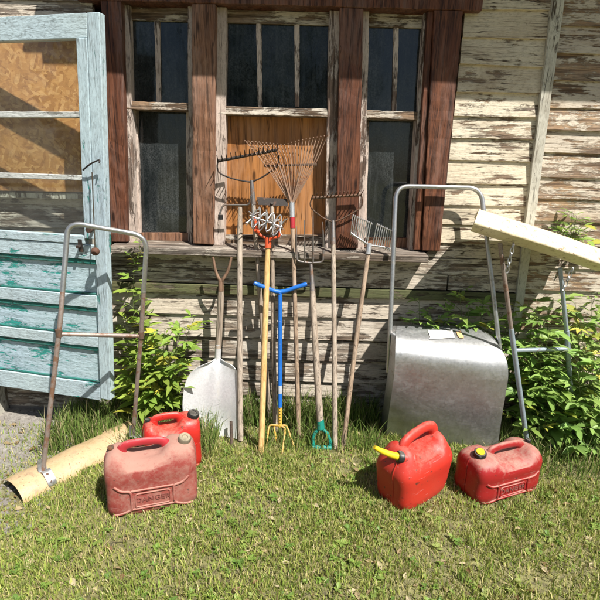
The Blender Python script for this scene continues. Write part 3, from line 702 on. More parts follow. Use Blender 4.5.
for PP, sg in ((Lp, 1), (Rp, -1)):
    n_ = len(PP); rows = []
    for i, p in enumerate(PP):
        k = i/(n_-1); bk = max(.004, (.10*(1-k)+.02) if p.y > -9 else 0); inner = Vector((p.x+sg*.004-sg*.0, p.y, p.z))
        rows.append([inner+Vector((0,.002,0)), inner+Vector((-.012*sg, bk*.6, 0)), inner+Vector((-.016*sg, bk, 0))])
    MB().sheet(rows, .003).build('side_flange', 'tube_steel', sc, smooth=60)
tl, tr_ = W(396, 186, -.085), W(481, 188, -.085)
pth = [W(388, 372, -.25), W(390, 335, -.24), tl, tr_, W(498, 335, -.24), W(500, 352, -.25)]
MB().tube(rounded(pth, .075, 8), .0125, 12).build('handle', 'tube_steel', sc, smooth=50)
Ld, Rd = catmull([W(a[0], a[1], y) for a, b, y, y2 in prow], 20), catmull([W(b[0], b[1], y2) for a, b, y, y2 in prow], 20); CMT = CM.transposed()
def on_blade(px, py):      # blade point under a sticker corner
    best = None
    for i in range(60, len(Ld)):
        for j in range(20, 61):
            p = Ld[i].lerp(Rd[i], j/70); l = CMT @ (p-CAM); e = (300+FPX*l.x/-l.z-px)**2+(300-FPX*l.y/-l.z-py)**2
            if best is None or e < best[0]: best = (e, p)
    return best[1]
def sticker(name, mat, c, parent):
    rows = []; off = (CAM-on_blade(*c[0])).normalized()*.006+Vector((0, 0, .006))
    for i in range(5):
        r_ = []
        for j in range(4):
            u, v = j/3, i/4
            r_.append(on_blade(*[(c[0][q]*(1-u)+c[1][q]*u)*(1-v)+(c[3][q]*(1-u)+c[2][q]*u)*v for q in (0, 1)])+off)
        rows.append(r_)
    MB().sheet(rows, .0008).build(name, mat, parent)
sticker('paper_label', 'white_paper', ((428, 331), (452, 331), (455, 339), (430, 340)), sc)
sticker('paper_label', 'orange_paper', ((456, 332), (461, 332), (464, 339), (459, 339)), sc)

# right scoop: upside down, blade on top, loop handle on the ground
gl, gr = G(528, 455), G(573, 441)
sc = thing('snow_scoop', 'upside-down snow scoop with cream blade on top of its two tube legs', 'snow scoop', (gl+gr)/2, group=SCG)
# the blade: long sheet sloping down to the right, lip towards the viewer, body reaching back to the wall
A0, A1 = W(474, 223, -.46), W(612, 267, -.37)
ax = (A1-A0); al = ax.length; ax.normalize(); bk = Vector((0,0,1)).cross(ax).normalized(); up = ax.cross(bk).normalized()
if up.z < 0: up = -up
if bk.y < 0: bk = -bk
pf = [(.075, -.036), (.055, -.031), (.03, -.019), (.006, -.005), (.0, .0), (.006, .009), (.035, .038), (.070, .062), (.11, .070), (.18, .070), (.27, .058), (.36, .04)]
rows = [[A0+ax*(al*j/20+p.x*.5*(1-j/20))+bk*p.x+up*(p.y+.002*mnoise.noise(Vector((j*.45, p.x*14, 4)))+.004*math.sin(PI*j/20)) for j in range(21)] for p in catmull([Vector((a, b, 0)) for a, b in pf], 3)]
MB().sheet(rows, .004).build('blade', 'cream_enamel', sc, smooth=28)
mb = MB(); end = [A0+ax*(p.x*.5+.003)+bk*p.x+up*p.y for p in catmull([Vector((a, b, 0)) for a, b in pf[:9]], 3)]
mb.add([e-ax*.002 for e in end]+[e+ax*.002 for e in end], [tuple(range(len(end))), tuple(range(2*len(end)-1, len(end)-1, -1))]); mb.build('end_plate', 'cream_enamel', sc)
lt, rt = W(500, 243, -.38), W(560, 268, -.33)
lm, rm = W(512, 335, (gl.y+lt.y)/2), W(567, 335, (gr.y+rt.y)/2)
for a, b, c, mu in ((lt, lm, gl, 'tube_rusty'), (rt, rm, gr, 'tube_rusty')):
    k = .42
    MB().tube([a, a.lerp(b, .5), a.lerp(b, .98)], .0105, 12).build('upper_tube', mu if a is lt else 'tube_blue_grey', sc, smooth=50)
MB().tube(rounded([lt.lerp(lm, .93), lm, gl+Vector((0,0,.014)), gr+Vector((0,0,.014)), rm, rt.lerp(rm, .93)], .05, 7), .013, 12).build('handle', 'tube_blue_grey', sc, smooth=50)
ca, cb = W(517, 348, (gl.y+lt.y)/2-.0), W(566, 347, (gr.y+rt.y)/2)
MB().tube([lm.lerp(gl, .12), rm.lerp(gr, .12)], .0105, 12).build('cross_tube', 'tube_blue_grey', sc, smooth=50)
for px, py, y, ln, lab in ((513, 246, -.41, .15, 'a'), (572, 270, -.36, .12, 'b')):
    c = W(px, py, y); mb = MB(); n_ = int(ln/.024)
    for i in range(n_):
        z = c.z-i*.024; a_ = Vector((.008, 0, 0)) if i % 2 else Vector((0, .008, 0)); x_ = c.x+(.006*i if lab == 'b' else -.002*i)*(-1 if lab == 'b' else 1)
        ring = [Vector((x_, c.y, z))+a_*math.cos(2*PI*q/12)+Vector((0,0,.016*math.sin(2*PI*q/12))) for q in range(13)]
        mb.tube(ring, .003, 6)
    mb.build('chain', 'tube_steel', sc, smooth=50)

# ------------------------------------------------------------------ leaning tools
RK = 'rakes leaning on the sill, heads up'
def lean(px_foot, px_top, ytop=-.05, zf=0.0):
    f = G(*px_foot, zf); return f, W(*px_top, ytop)
def handle(parent, a, b, r=.0135, mat='handle_grey', taper=.8, name='handle'):
    a, b = Vector(a), Vector(b); side = Vector((random.uniform(-1,1), random.uniform(-1,1), 0))*.004
    pts = [a.lerp(b, k/10)+side*math.sin(PI*k/10) for k in range(11)]; r *= 1.12
    return MB().tube(pts, lambda k: r*(1-(1-taper)*k) if k < 1 else r*taper*.8, 12).build(name, mat, parent, smooth=50)

def bow_rake(label, foot, socket, ends, drop, ytop, nt, mat, hmat):
    f, t_ = lean(foot, socket, ytop)
    k = thing('bow_rake', label, 'rake', f, group=RK)
    handle(k, f+Vector((0,0,.0)), t_, .0140, hmat)
    d = (t_-f).normalized()
    MB().tube([t_-d*.10, t_-d*.01, t_+d*.03], lambda q: .0150-.007*q, 12).build('ferrule', 'steel_fork', k, smooth=50)
    a, b = W(*ends[0], ytop-.01), W(*ends[1], ytop-.01)
    mb = MB(); mb.tube([a, b], .006, 8, flat=(1, 1.3))
    mb.build('head_bar', mat, k, smooth=50)
    mb = MB()
    for e, s_ in ((a, 1), (b, -1)):
        c = W(*drop[0 if s_ == 1 else 1], ytop-.005)
        mb.tube([t_+d*.02, (t_+d*.02).lerp(c, .5)+Vector((0,0,-.008)), c, c.lerp(e, .5)+(e-b if s_ == 1 else e-a).normalized()*.012, e], .0042, 8, 5)
    mb.build('bow', mat, k, smooth=50)
    for i in range(nt):
        p = a.lerp(b, i/(nt-1)); MB().tube([p, p+Vector((.002,-.028,.014)), p+Vector((.005,-.062,.028))], lambda q: .0042-.0026*q, 6, 3).build('tine', mat, k, smooth=50)
    return k
bow_rake('tall bow rake with dark head tilted up to the right, leftmost of the rakes', (270, 424), (252, 186), ((218, 161), (277, 150)), ((221, 174), (276, 167)), -.06, 14, 'dark_iron', 'handle_grey')
bow_rake('straight bow rake with level rusty toothed head in front of the brown post', (335, 448), (333, 226), ((312, 198), (361, 195)), ((313, 210), (360, 208)), -.07, 14, 'rust_iron', 'handle_grey')

# spring leaf rake
f, t_ = lean((299, 439), (292, 208), -.06)
k = thing('leaf_rake', 'fan-shaped wire leaf rake, its broad tines spread before the plywood', 'rake', f, group=RK)
handle(k, f, t_, .0125, 'handle_brown', .85)
d = (t_-f).normalized()
MB().tube([t_-d*.05, t_+d*.035], .0145, 12).build('ferrule', 'bright_zinc', k, smooth=50)
MB().tube([t_-d*.11, t_-d*.05], .0137, 12).build('paint_band', 'red_faded_handle', k, smooth=50)
nt = 24
barL, barR = W(266, 166, -.065), W(315, 164.5, -.065)
for i in range(nt):
    q = i/(nt-1); s_ = q*2-1
    p0 = t_+d*.03+Vector((s_*.012, 0, 0)); p1 = barL.lerp(barR, q)+Vector((0, .006*(1 if i % 2 else -1), 0))
    p2 = W(286.5+s_*40.5, 147-7*abs(s_)**.5*(1 if s_ > 0 else .2)+3*(1-abs(s_))-4, -.075); p3 = p2+Vector((s_*.004, -.035, -.004+.006))
    MB().tube([p0, p1, p1.lerp(p2, .75), p2, p3], .0028, 5, 4).build('tine', 'tine_rust', k, smooth=60)
MB().tube([barL+Vector((-.01,0,0)), barL.lerp(barR, .5), barR+Vector((.01,0,0))], .0055, 6, flat=(.5, 1.2)).build('cross_bar', 'rust_iron', k, smooth=50)
mb = MB(); mb.tube([t_+d*.03+Vector((-.004,-.01,0)), barL.lerp(barR, .28)+Vector((0,-.008,0))], .004, 6); mb.tube([t_+d*.03+Vector((.004,-.01,0)), barL.lerp(barR, .74)+Vector((0,-.008,0))], .004, 6); mb.build('brace', 'tine_rust', k, smooth=50)

# wire shrub rake with a split head
f, t_ = lean((343, 448), (369, 247), -.10)
k = thing('shrub_rake', 'wire-toothed rake with split silver head, rightmost of the leaning tools', 'rake', f, group=RK)
handle(k, f, t_, .0125, 'handle_brown', .9); d = (t_-f).normalized()
MB().tube([t_-d*.04, t_+d*.02], .0155, 12).build('ferrule', 'bright_zinc', k, smooth=50)
for (b0, b1, a0, a1, n_) in (((351, 233), (367, 244), (353, 215), (371, 223), 10), ((373, 244), (390, 249), (377, 224), (393, 231), 9)):
    B0, B1 = W(*b0, -.105), W(*b1, -.105)
    MB().tube([t_+d*.01, B0.lerp(B1, .5)+Vector((0,-.006,0)), B1 if b0[0] > 370 else B0], .005, 8, 4).build('spring_bar', 'bright_zinc', k, smooth=50)
    for i in range(n_):
        q = i/(n_-1); p, e = B0.lerp(B1, q), W(a0[0]+(a1[0]-a0[0])*q, a0[1]+(a1[1]-a0[1])*q, -.105)
        MB().tube([p+Vector((0,.01,-.012)), p.lerp(e, .5), e, e+Vector((.002,-.03,-.004))], .0027, 6, 4).build('tine', 'bright_zinc', k, smooth=60)

# upturned weeder with bent bar
f, t_ = lean((240.5, 440), (240, 207), -.07)
k = thing('weeder', 'grey-handled weeder with a bent bar on top, right of the grain shovel', 'weeder', f)
handle(k, f, t_, .0150, 'handle_grey', .85)
MB().tube(rounded([W(219, 216, -.075), W(223, 205, -.075), W(249, 205, -.075), W(251, 196, -.09)], .015, 4), .005, 8).build('bent_bar', 'steel_fork', k, smooth=50)
c = W(220.5, 217, -.075); MB().tube([c+Vector((0,0,.012)), c-Vector((0,0,.014))], .014, 12).build('knob', 'black_plastic', k, smooth=40)

# hoe
f, t_ = lean((275.5, 434), (272, 206), -.055)
k = thing('garden_hoe', 'garden hoe with dark flat blade up, behind the spiked cultivator', 'hoe', f)
handle(k, f, t_, .0125, 'handle_grey', .85)
mb = MB(); c = [W(257, 197.5, -.05), W(287, 199, -.05), W(288, 206.5, -.065), W(258, 205, -.065)]; mb.board(c, (0, .004, .001), 1); mb.build('blade', 'dark_iron', k, bevel=.001)
MB().tube([t_-Vector((0,0,.06)), t_, W(272, 203, -.066)], .0085, 10, 3).build('neck', 'dark_iron', k, smooth=50)

# rotary cultivator: orange yoke, spiked wheels
f, t_ = lean((261, 453), (268, 243), -.12)
k = thing('rotary_cultivator', 'pale yellow-handled cultivator with orange yoke and silver spiked wheels', 'cultivator', f)
handle(k, f, t_, .0150, 'handle_pale', .92); d = (t_-f).normalized()
mb = MB(); mb.tube([t_-d*.03, t_+d*.025], .0180, 12); a1_, a2_ = W(254, 217, -.12), W(279, 226, -.12)
mb.tube([t_+d*.02, W(263.5, 237, -.125), W(258, 232, -.125), a1_], .0075, 8, 4); mb.tube([t_+d*.02, W(273, 238, -.125), W(279, 236, -.125), a2_], .0075, 8, 4)
mb.tube([W(258, 232, -.125), W(255, 230, -.14)], .010, 8); mb.build('yoke', 'orange_plastic', k, smooth=50)
axd = (a2_-a1_).normalized(); e1 = axd.cross(Vector((0,1,0))).normalized(); e2 = axd.cross(e1).normalized()
MB().tube([a1_-axd*.02, a2_+axd*.02], .005, 8).build('axle', 'bright_zinc', k, smooth=50)
for i in range(5):
    c = a1_.lerp(a2_, -.06+1.12*i/4); mb = MB()
    mb.tube([c-axd*.006, c+axd*.006], .014, 10)
    for j in range(11):
        an = 2*PI*j/11+i*.4; dd = e1*math.cos(an)+e2*math.sin(an)
        mb.tube([c+dd*.01, c+dd*.05+axd*.012*(1 if j % 2 else -1), c+dd*.062+axd*.022*(1 if j % 2 else -1)], lambda q: .0042-.0016*q, 6)
    mb.build('spiked_wheel', 'bright_zinc', k, smooth=40)

# blue twist tiller
f, t_ = lean((280, 440), (280, 292), -.16)
k = thing('twist_tiller', 'blue twist tiller with T grip and yellow claws standing in the grass', 'tiller', f)
m1 = f.lerp(t_, .25)
MB().tube([m1-(t_-f)*.02, t_], .0125, 12).build('shaft', 'blue_paint', k, smooth=50)
hl_, hr_ = W(254, 283, -.20), W(307, 284, -.15)
MB().tube([hl_, hl_.lerp(t_, .35)+Vector((0,0,-.003)), t_+Vector((0,0,.0)), hr_.lerp(t_, .35), hr_], lambda q: .0125 if .03 < q < .97 else .010, 12, 4).build('grip', 'blue_paint', k, smooth=50)
ml = f+Vector((0,0,.085))
MB().tube([ml, m1], .0105, 12).build('adjuster', 'yellow_paint', k, smooth=50)
mb = MB()
for i in range(6):
    c = ml.lerp(m1, .2+.13*i); mb.tube([c+Vector((0,-.0085,0)), c+Vector((0,-.0115,0))], .003, 8)
mb.build('pin_hole', 'dark_iron', k)
c = m1.lerp(t_, .10); MB().tube([c, c+(t_-f)*.055], .0128, 12).build('paper_label', 'grey_paper', k, smooth=50)
for pxs in (((269, 432), (266, 449)), ((287, 431), (295, 448)), ((285, 433), (282, 454)), ((274, 430), (277, 444))):
    top = W(*pxs[0], f.y-(.03 if pxs[1][1] > 450 else 0)); foot = G(pxs[1][0], pxs[1][1]); top.z = max(top.z, .085)
    MB().tube([ml+Vector((0,0,.006)), ml.lerp(top, .6)+Vector((0,0,.012)), top, top.lerp(foot, .5), foot+Vector((0,0,-.01))], lambda q: .0062-.002*q, 8, 4).build('claw', 'yellow_paint', k, smooth=50)

# manure fork standing on its green D-grip
f, t_ = lean((322, 449), (311, 264), -.13)
k = thing('manure_fork', 'upended fork with steel tines, resting on its green plastic D-grip', 'fork', f)
d = (t_-f).normalized(); s0 = f+d*.12; wst = t_-d*.11
handle(k, s0, wst, .0175, 'handle_grey', .85)
MB().tube([wst-d*.04, wst+d*.02, t_], lambda q: .0165-.008*q, 10, 3).build('socket', 'steel_fork', k, smooth=50)
yy = t_.y; cL, cR = W(297.5, 258, yy), W(322, 260, yy)
MB().tube(rounded([W(296, 243, yy), W(297, 261, yy), W(311, 263, yy), W(323, 262, yy), W(323.5, 250, yy)], .02, 5), .0055, 8).build('fork_shoulder', 'steel_fork', k, smooth=50)
for bx, tx, ty in ((296, 296.5, 226), (304.5, 304.5, 220), (313, 313, 212), (323.5, 322.5, 222)):
    b = W(bx, 262 if 300 < bx < 320 else 247, yy); e = W(tx, ty, yy+.0)
    MB().tube([b, b.lerp(e, .5)+Vector((0,-.02,0)), e+Vector((0,-.012,0))], lambda q: .0058-.0035*q, 8, 4).build('tine', 'steel_fork', k, smooth=50)
sx_ = Vector((1,0,0))
mb = MB(); mb.tube([s0-d*.005, s0+d*.05], lambda q: .0225-.003*q, 12)
mb.tube([s0, s0-d*.03-sx_*.035, s0-d*.075-sx_*.048, s0-d*.115-sx_*.046], .0095, 8, 5); mb.tube([s0, s0-d*.03+sx_*.035, s0-d*.075+sx_*.048, s0-d*.115+sx_*.046], .0095, 8, 5)
mb.tube([s0-d*.112-sx_*.053, s0-d*.112+sx_*.053], .0145, 10); mb.build('d_grip', 'green_plastic', k, smooth=50)

# grain shovel
f = G(212, 436); 
k = thing('grain_shovel', 'broad white aluminium grain shovel with wooden Y grip, blade on the grass', 'shovel', f)
srow = [((194, 436), (238, 436)), ((188, 425), (238.5, 420)), ((184, 407), (240, 400)), ((185, 388), (241, 384)), ((189, 375), (239.5, 372)), ((197, 366), (234, 364)), ((208, 361), (227, 360)), ((214, 358), (222, 357.5))]
y0, y1 = f.y+.0, -.15
rows = []
for i, (a, b) in enumerate(srow):
    kz = i/(len(srow)-1); yv = y0+(y1-y0)*kz
    A, B = W(*a, yv), W(*b, yv); r_ = []
    for j in range(17):
        s_ = j/16*2-1; dish = .05*(1-abs(s_)**2.2)*(1-.2*kz) if i else .03*(1-abs(s_)**2)
        ridge = -.012*math.exp(-(s_/.12)**2)*kz - .005*math.exp(-((abs(s_)-.45)/.05)**2)*(1 if .15 < kz < .75 else 0)
        r_.append(A.lerp(B, j/16)+Vector((0, dish+ridge-.03, 0)))
    rows.append(r_)
sm = []
for j in range(17):
    sm.append(catmull([rows[i][j] for i in range(len(rows))], 5))
rows = [[sm[j][i] for j in range(17)] for i in range(len(sm[0]))]
MB().sheet(rows, .0025).build('blade', 'aluminium_sheet', k, smooth=60)
sa, sb = W(217, 372, y1-.0), W(221, 290, -.13)
sk_ = sa.lerp(sb, .12)
MB().tube([W(216.5, 385, y1-.025), sa+Vector((0,-.01,0)), sk_, sa.lerp(sb, .35)], lambda q: .012+.006*min(1, q*2), 12, 4).build('socket', 'aluminium_sheet', k, smooth=50)
handle(k, sa.lerp(sb, .3), sb, .0165, 'handle_grey', 1.0)
mb = MB(); mb.tube([sb-Vector((0,0,.005)), sb+Vector((0,0,.05))], lambda q: .0165-.002*q, 12)
for tx in (213, 231.5):
    e = W(tx, 257, -.13); mb.tube([sb+Vector((0,0,.045)), sb.lerp(e, .55)+Vector(((tx-222)*.0004,0,0)), e], lambda q: .010-.003*q, 8, 5)
mb.build('y_grip', 'grip_brown', k, smooth=50)
# dark stake stuck in the turf beside the shovel
f, t_ = G(232, 448), W(231, 421, -.30)
tag(MB().tube([f-Vector((0,0,.02)), f.lerp(t_, .5), t_], lambda q: .011-.003*q, 8).build('stake', 'dark_stick', None, smooth=50), 'short dark stake poking out of the turf in front of the shovel', 'stake')

# ------------------------------------------------------------------ fuel cans
CG = 'red fuel cans on the grass'
def sup(hw, hd, n, cx=0, cy=0, z=0, m_=56):
    out = []
    for k_ in range(m_):
        a = 2*PI*k_/m_; c, s_ = math.cos(a), math.sin(a)
        out.append(Vector((cx+hw*math.copysign(abs(c)**(2/n), c), cy+hd*math.copysign(abs(s_)**(2/n), s_), z)))
    return out
def text_mesh(body, size, depth, font_scale_x=1.0):
    cu = bpy.data.curves.new('lettering', 'FONT'); cu.body = body; cu.size = size; cu.extrude = depth; cu.align_x = 'CENTER'; cu.align_y = 'CENTER'; cu.bevel_depth = depth*.4
    cu.space_character = 1.12
    o = bpy.data.objects.new('tmp', cu); COL.objects.link(o); dg = bpy.context.evaluated_depsgraph_get(); me = bpy.data.meshes.new_from_object(o.evaluated_get(dg))
    COL.objects.unlink(o); bpy.data.objects.remove(o); return me
def place_text(parent, body, size, mat, M):
    me = text_mesh(body, size, .0016); me.transform(M); me.materials.clear(); me.materials.append(MATS[mat]); me.name = 'lettering'
    o = bpy.data.objects.new('lettering', me); COL.objects.link(o); o.parent = parent; return o
def cap(parent, c, r, h, mat, tilt=0.0, rib=True, axis=None, name='cap'):
    M = Matrix.Translation(c) @ (axis.to_track_quat('Z', 'Y').to_matrix().to_4x4() if axis else Matrix.Rotation(tilt, 4, 'Y'))
    n = 40; mb = MB(); rings = []
    for z, rr in ((-.012, r*.8), (0, r*.82), (.001, r), (h*.8, r*.98), (h, r*.86), (h, r*.45), (h*.86, r*.40)):
        rings.append([Vector((rr*(1+(.04 if rib and k_ % 2 and 0 < z < h else 0))*math.cos(2*PI*k_/n), rr*(1+(.04 if rib and k_ % 2 and 0 < z < h else 0))*math.sin(2*PI*k_/n), z)) for k_ in range(n)])
    mb.loft(rings).xform(M); return mb.build(name, mat, parent, local=True, smooth=40)

def can_shell(mb, hw, hd, h, prof, dip, dw, dx0=0.0, inner=None):
    """stacked rounded sections; the top sinks in the middle under the handle"""
    rings = [sup(hw*a, hd*b, n, 0, 0, z) for z, a, b, n in prof]
    z, a, b, n = prof[-1]
    for q in (.8, .6, .4, .2, .05): rings.append(sup(hw*a*q+.0, hd*b*q, n+(2.2-n)*(1-q), 0, 0, z+.002*(1-q)))
    for rg in rings:
        for p in rg:
            k_ = max(0, min(1, (p.z-h*.72)/(h*.22))); k_ = k_*k_*(3-2*k_)
            p.z -= dip*k_*math.exp(-(((p.x-dx0)/(hw*dw))**6))
    mb.loft(rings)
def wide_can(name_label, GL, GR, depth, h, mat, hmat, capmat, capx, ventx, text, txtmat, ventmat='black_plastic', hs=1.0, spoutcap=None):
    """jerry can: embossed front (local -y), handle bridge along the top"""
    ex = (GR-GL); w = ex.length; rz = math.atan2(ex.y, ex.x); mid = (GL+GR)/2+Vector((-math.sin(rz), math.cos(rz), 0))*(depth/2)
    mid.z = gh(mid.x, mid.y)-.004
    k = thing('fuel_can', name_label, 'fuel can', mid, rz, CG); hw, hd = w/2, depth/2
    prof = [(0, .86, .78, 5), (.006, .93, .88, 5), (.02, .985, .97, 5.5), (.05, 1, 1, 6), (h*.30, .992, .985, 6), (h*.53, .988, .975, 6), (h*.57, .99, .985, 6), (h*.62, 1, 1, 6), (h*.74, .998, .99, 6), (h*.82, .99, .955, 5.5), (h*.89, .97, .88, 5), (h*.94, .935, .79, 4.5), (h*.975, .88, .68, 4), (h*.995, .80, .54, 4), (h, .70, .42, 4)]
    sg_ = -1 if capx > 0 else 1; hx = sg_*.14*hw
    mb = MB(); can_shell(mb, hw, hd, h, prof, .046*hs, .44, hx)
    def surf(x, z):
        for (za, a0, b0, n0), (zb2, a1, b1, n1) in zip(prof, prof[1:]):
            if za <= z <= zb2:
                q = (z-za)/(zb2-za); a, b, n = a0+(a1-a0)*q, b0+(b1-b0)*q, n0+(n1-n0)*q; return hd*b*max(0, 1-abs(x/(hw*a))**n)**(1/n)
        return hd
    for sg in (-1, 1):
        z0, z1 = h*.17, h*.385; x0 = hw*.37; g_ = .017
        def rib(pts, r=.0058):
            P2 = rounded([Vector((x, 0, z)) for x, z in pts], .014, 4); P3 = []
            for a, b in zip(P2, P2[1:]):
                for q in range(5): P3.append(a.lerp(b, q/5))
            P3.append(P2[-1]); mb.tube([Vector((p.x, sg*(surf(p.x, p.z)+.0005), p.z)) for p in P3], r, 8)
        rib([(-x0, z0), (-x0, z1), (x0, z1), (x0, z0), (-x0, z0)], .0036)
        rib([(-hw*.80, h*.545), (-hw*.66, h*.46), (-x0-g_, z1+g_), (-x0-g_, z0-g_*.6), (-hw*.70, h*.075), (-hw*.86, h*.065)])
        rib([(hw*.80, h*.545), (hw*.66, h*.46), (x0+g_, z1+g_), (x0+g_, z0-g_*.6), (hw*.70, h*.075), (hw*.86, h*.065)])
        rib([(-x0-g_, z0-g_*.6), (x0+g_, z0-g_*.6)], .0052)
        rib([(-x0-g_, z1+g_), (x0+g_, z1+g_)], .0052)
    for q in (-1, 1): mb.tube([Vector((q*(hw*a+.0004), 0, z)) for z, a, b, n in prof[2:12]], .0028, 6)
    mb.build('body', mat, k, local=True, smooth=55)
    mb = MB()
    P_ = [(hx-hw*.50, h*.86), (hx-hw*.47, h*.97), (hx-hw*.36, h+.008*hs), (hx-hw*.1, h+.013*hs), (hx+hw*.14, h+.012*hs), (hx+hw*.36, h+.006*hs), (hx+hw*.47, h*.96), (hx+hw*.50, h*.86)]
    mb.tube([Vector((x, 0, z)) for x, z in P_], lambda q: .0215-.005*math.sin(PI*q), 14, 5, flat=(1.15, .72)); mb.build('carry_handle', hmat, k, local=True, smooth=55)
    ax_ = Vector((.22*(1 if capx > 0 else -1), -.28, 1)).normalized()
    mb = MB(); c = Vector((capx*hw, -.012, h*.968)); mb.tube([c-ax_*.035, c+ax_*.006], lambda q: .041-.007*q, 20); mb.build('neck', mat, k, local=True, smooth=50)
    cp = cap(k, c+ax_*.008, .029, .024, capmat, axis=ax_)
    if spoutcap:
        mb = MB(); mb.tube([c+ax_*.028, c+ax_*.038], .019, 16); o = mb.build('cap_plug', spoutcap, k, local=True, smooth=40); o.parent = cp
    c2 = Vector((ventx*hw, 0, h*.985)); cap(k, c2+Vector((0,0,.004)), .013, .013, ventmat, name='vent')
    if text:
        M = Matrix.Translation((0, -hd*.985-.001, h*.278)) @ Matrix.Rotation(PI/2, 4, 'X') @ Matrix.Diagonal((1, 1, 1, 1))
        place_text(k, text, .034*hw/.2, txtmat, M)
    return k
wide_can('sun-faded pinkish fuel can embossed with DANGER, frontmost at the left', G(107, 522), G(199, 505), .19, .305, 'red_faded', 'red_faded_handle', 'dusty_cap', .74, -.84, 'DANGER', 'letter_red', 'rust_iron')
wide_can('dusty dark red fuel can with black and yellow cap, right of the yellow spout can', G(478, 509), G(542, 490), .21, .225, 'red_dusty', 'red_dusty', 'black_plastic', -.72, .86, 'DANGER', 'letter_red', hs=.85, spoutcap='yellow_plastic')
wide_can('plain red fuel can standing behind the pink faded can', G(146, 478), G(203, 467), .17, .275, 'red_plain', 'red_plain', 'black_plastic', .76, -.8, None, None)

# tall can with the yellow spout, corner towards the viewer
cF, cLt, cRt = G(404, 521), G(366, 490), G(453, 489)
eR = cRt-cF; eL = cLt-cF; rz = math.atan2(eR.y, eR.x); w = eR.length; dpt = .22
mid = cF+eR*.5+Vector((-math.sin(rz), math.cos(rz), 0))*dpt/2; mid.z = gh(mid.x, mid.y)-.004
k = thing('fuel_can', 'bright red fuel can with yellow pouring spout, corner turned to the viewer', 'fuel can', mid, rz, CG)
hw, hd, h = w/2, dpt/2, .318
mb = MB(); prof = [(0, .78, .74, 3.6), (.008, .88, .86, 3.8), (.025, .94, .93, 4), (.06, .96, .955, 4.4), (h*.30, .965, .96, 5), (h*.45, 1.0, 1.0, 4.6), (h*.55, 1.035, 1.045, 4.2), (h*.62, 1.035, 1.045, 4), (h*.70, .99, .98, 3.8), (h*.80, .90, .86, 3.6), (h*.88, .83, .76, 3.4), (h*.94, .75, .66, 3.2), (h*.98, .64, .54, 3), (h, .52, .40, 3)]
can_shell(mb, hw, hd, h, prof, .060, .52, .03*hw)
for q in (-1, 1): mb.tube([Vector((q*(hw*a+.0004), q*hd*.25, z)) for z, a, b, n in prof[2:11]], .003, 6)
mb.build('body', 'red_bright', k, local=True, smooth=60)
mb = MB(); P_ = [(-hw*.62, h*.80), (-hw*.50, h*.97), (-hw*.24, h+.012), (hw*.20, h+.024), (hw*.50, h+.015), (hw*.65, h*.95), (hw*.68, h*.78)]
mb.tube([Vector((x, 0, z)) for x, z in P_], lambda q: .029-.004*math.sin(PI*q), 14, 5, flat=(1.05, .75)); mb.build('carry_handle', 'red_bright', k, local=True, smooth=55)
# spout points to the left of the picture in world space
inv = (Matrix.Translation(mid) @ Matrix.Rotation(rz, 4, 'Z')).inverted()
c0 = Vector((-hw*.72, -hd*.30, h*.83)); wdir = (inv.to_3x3() @ Vector((-.94, -.15, .30))).normalized()
mb = MB(); mb.tube([c0-wdir*.04, c0+wdir*.008], lambda q: .036-.006*q, 18); mb.build('neck', 'red_bright', k, local=True, smooth=50)
cp = cap(k, c0+wdir*.008, .029, .024, 'black_plastic', axis=wdir)
mb = MB(); ddn = Vector((0,0,1)); mb.tube([c0+wdir*.028, c0+wdir*.075+ddn*.004, c0+wdir*.12+ddn*.012, c0+wdir*.150+ddn*.022], lambda q: .0175-.0085*q, 14, 4); mb.build('spout', 'yellow_plastic', k, local=True, smooth=50)
c2 = Vector((hw*.45, 0, h*.93)); 

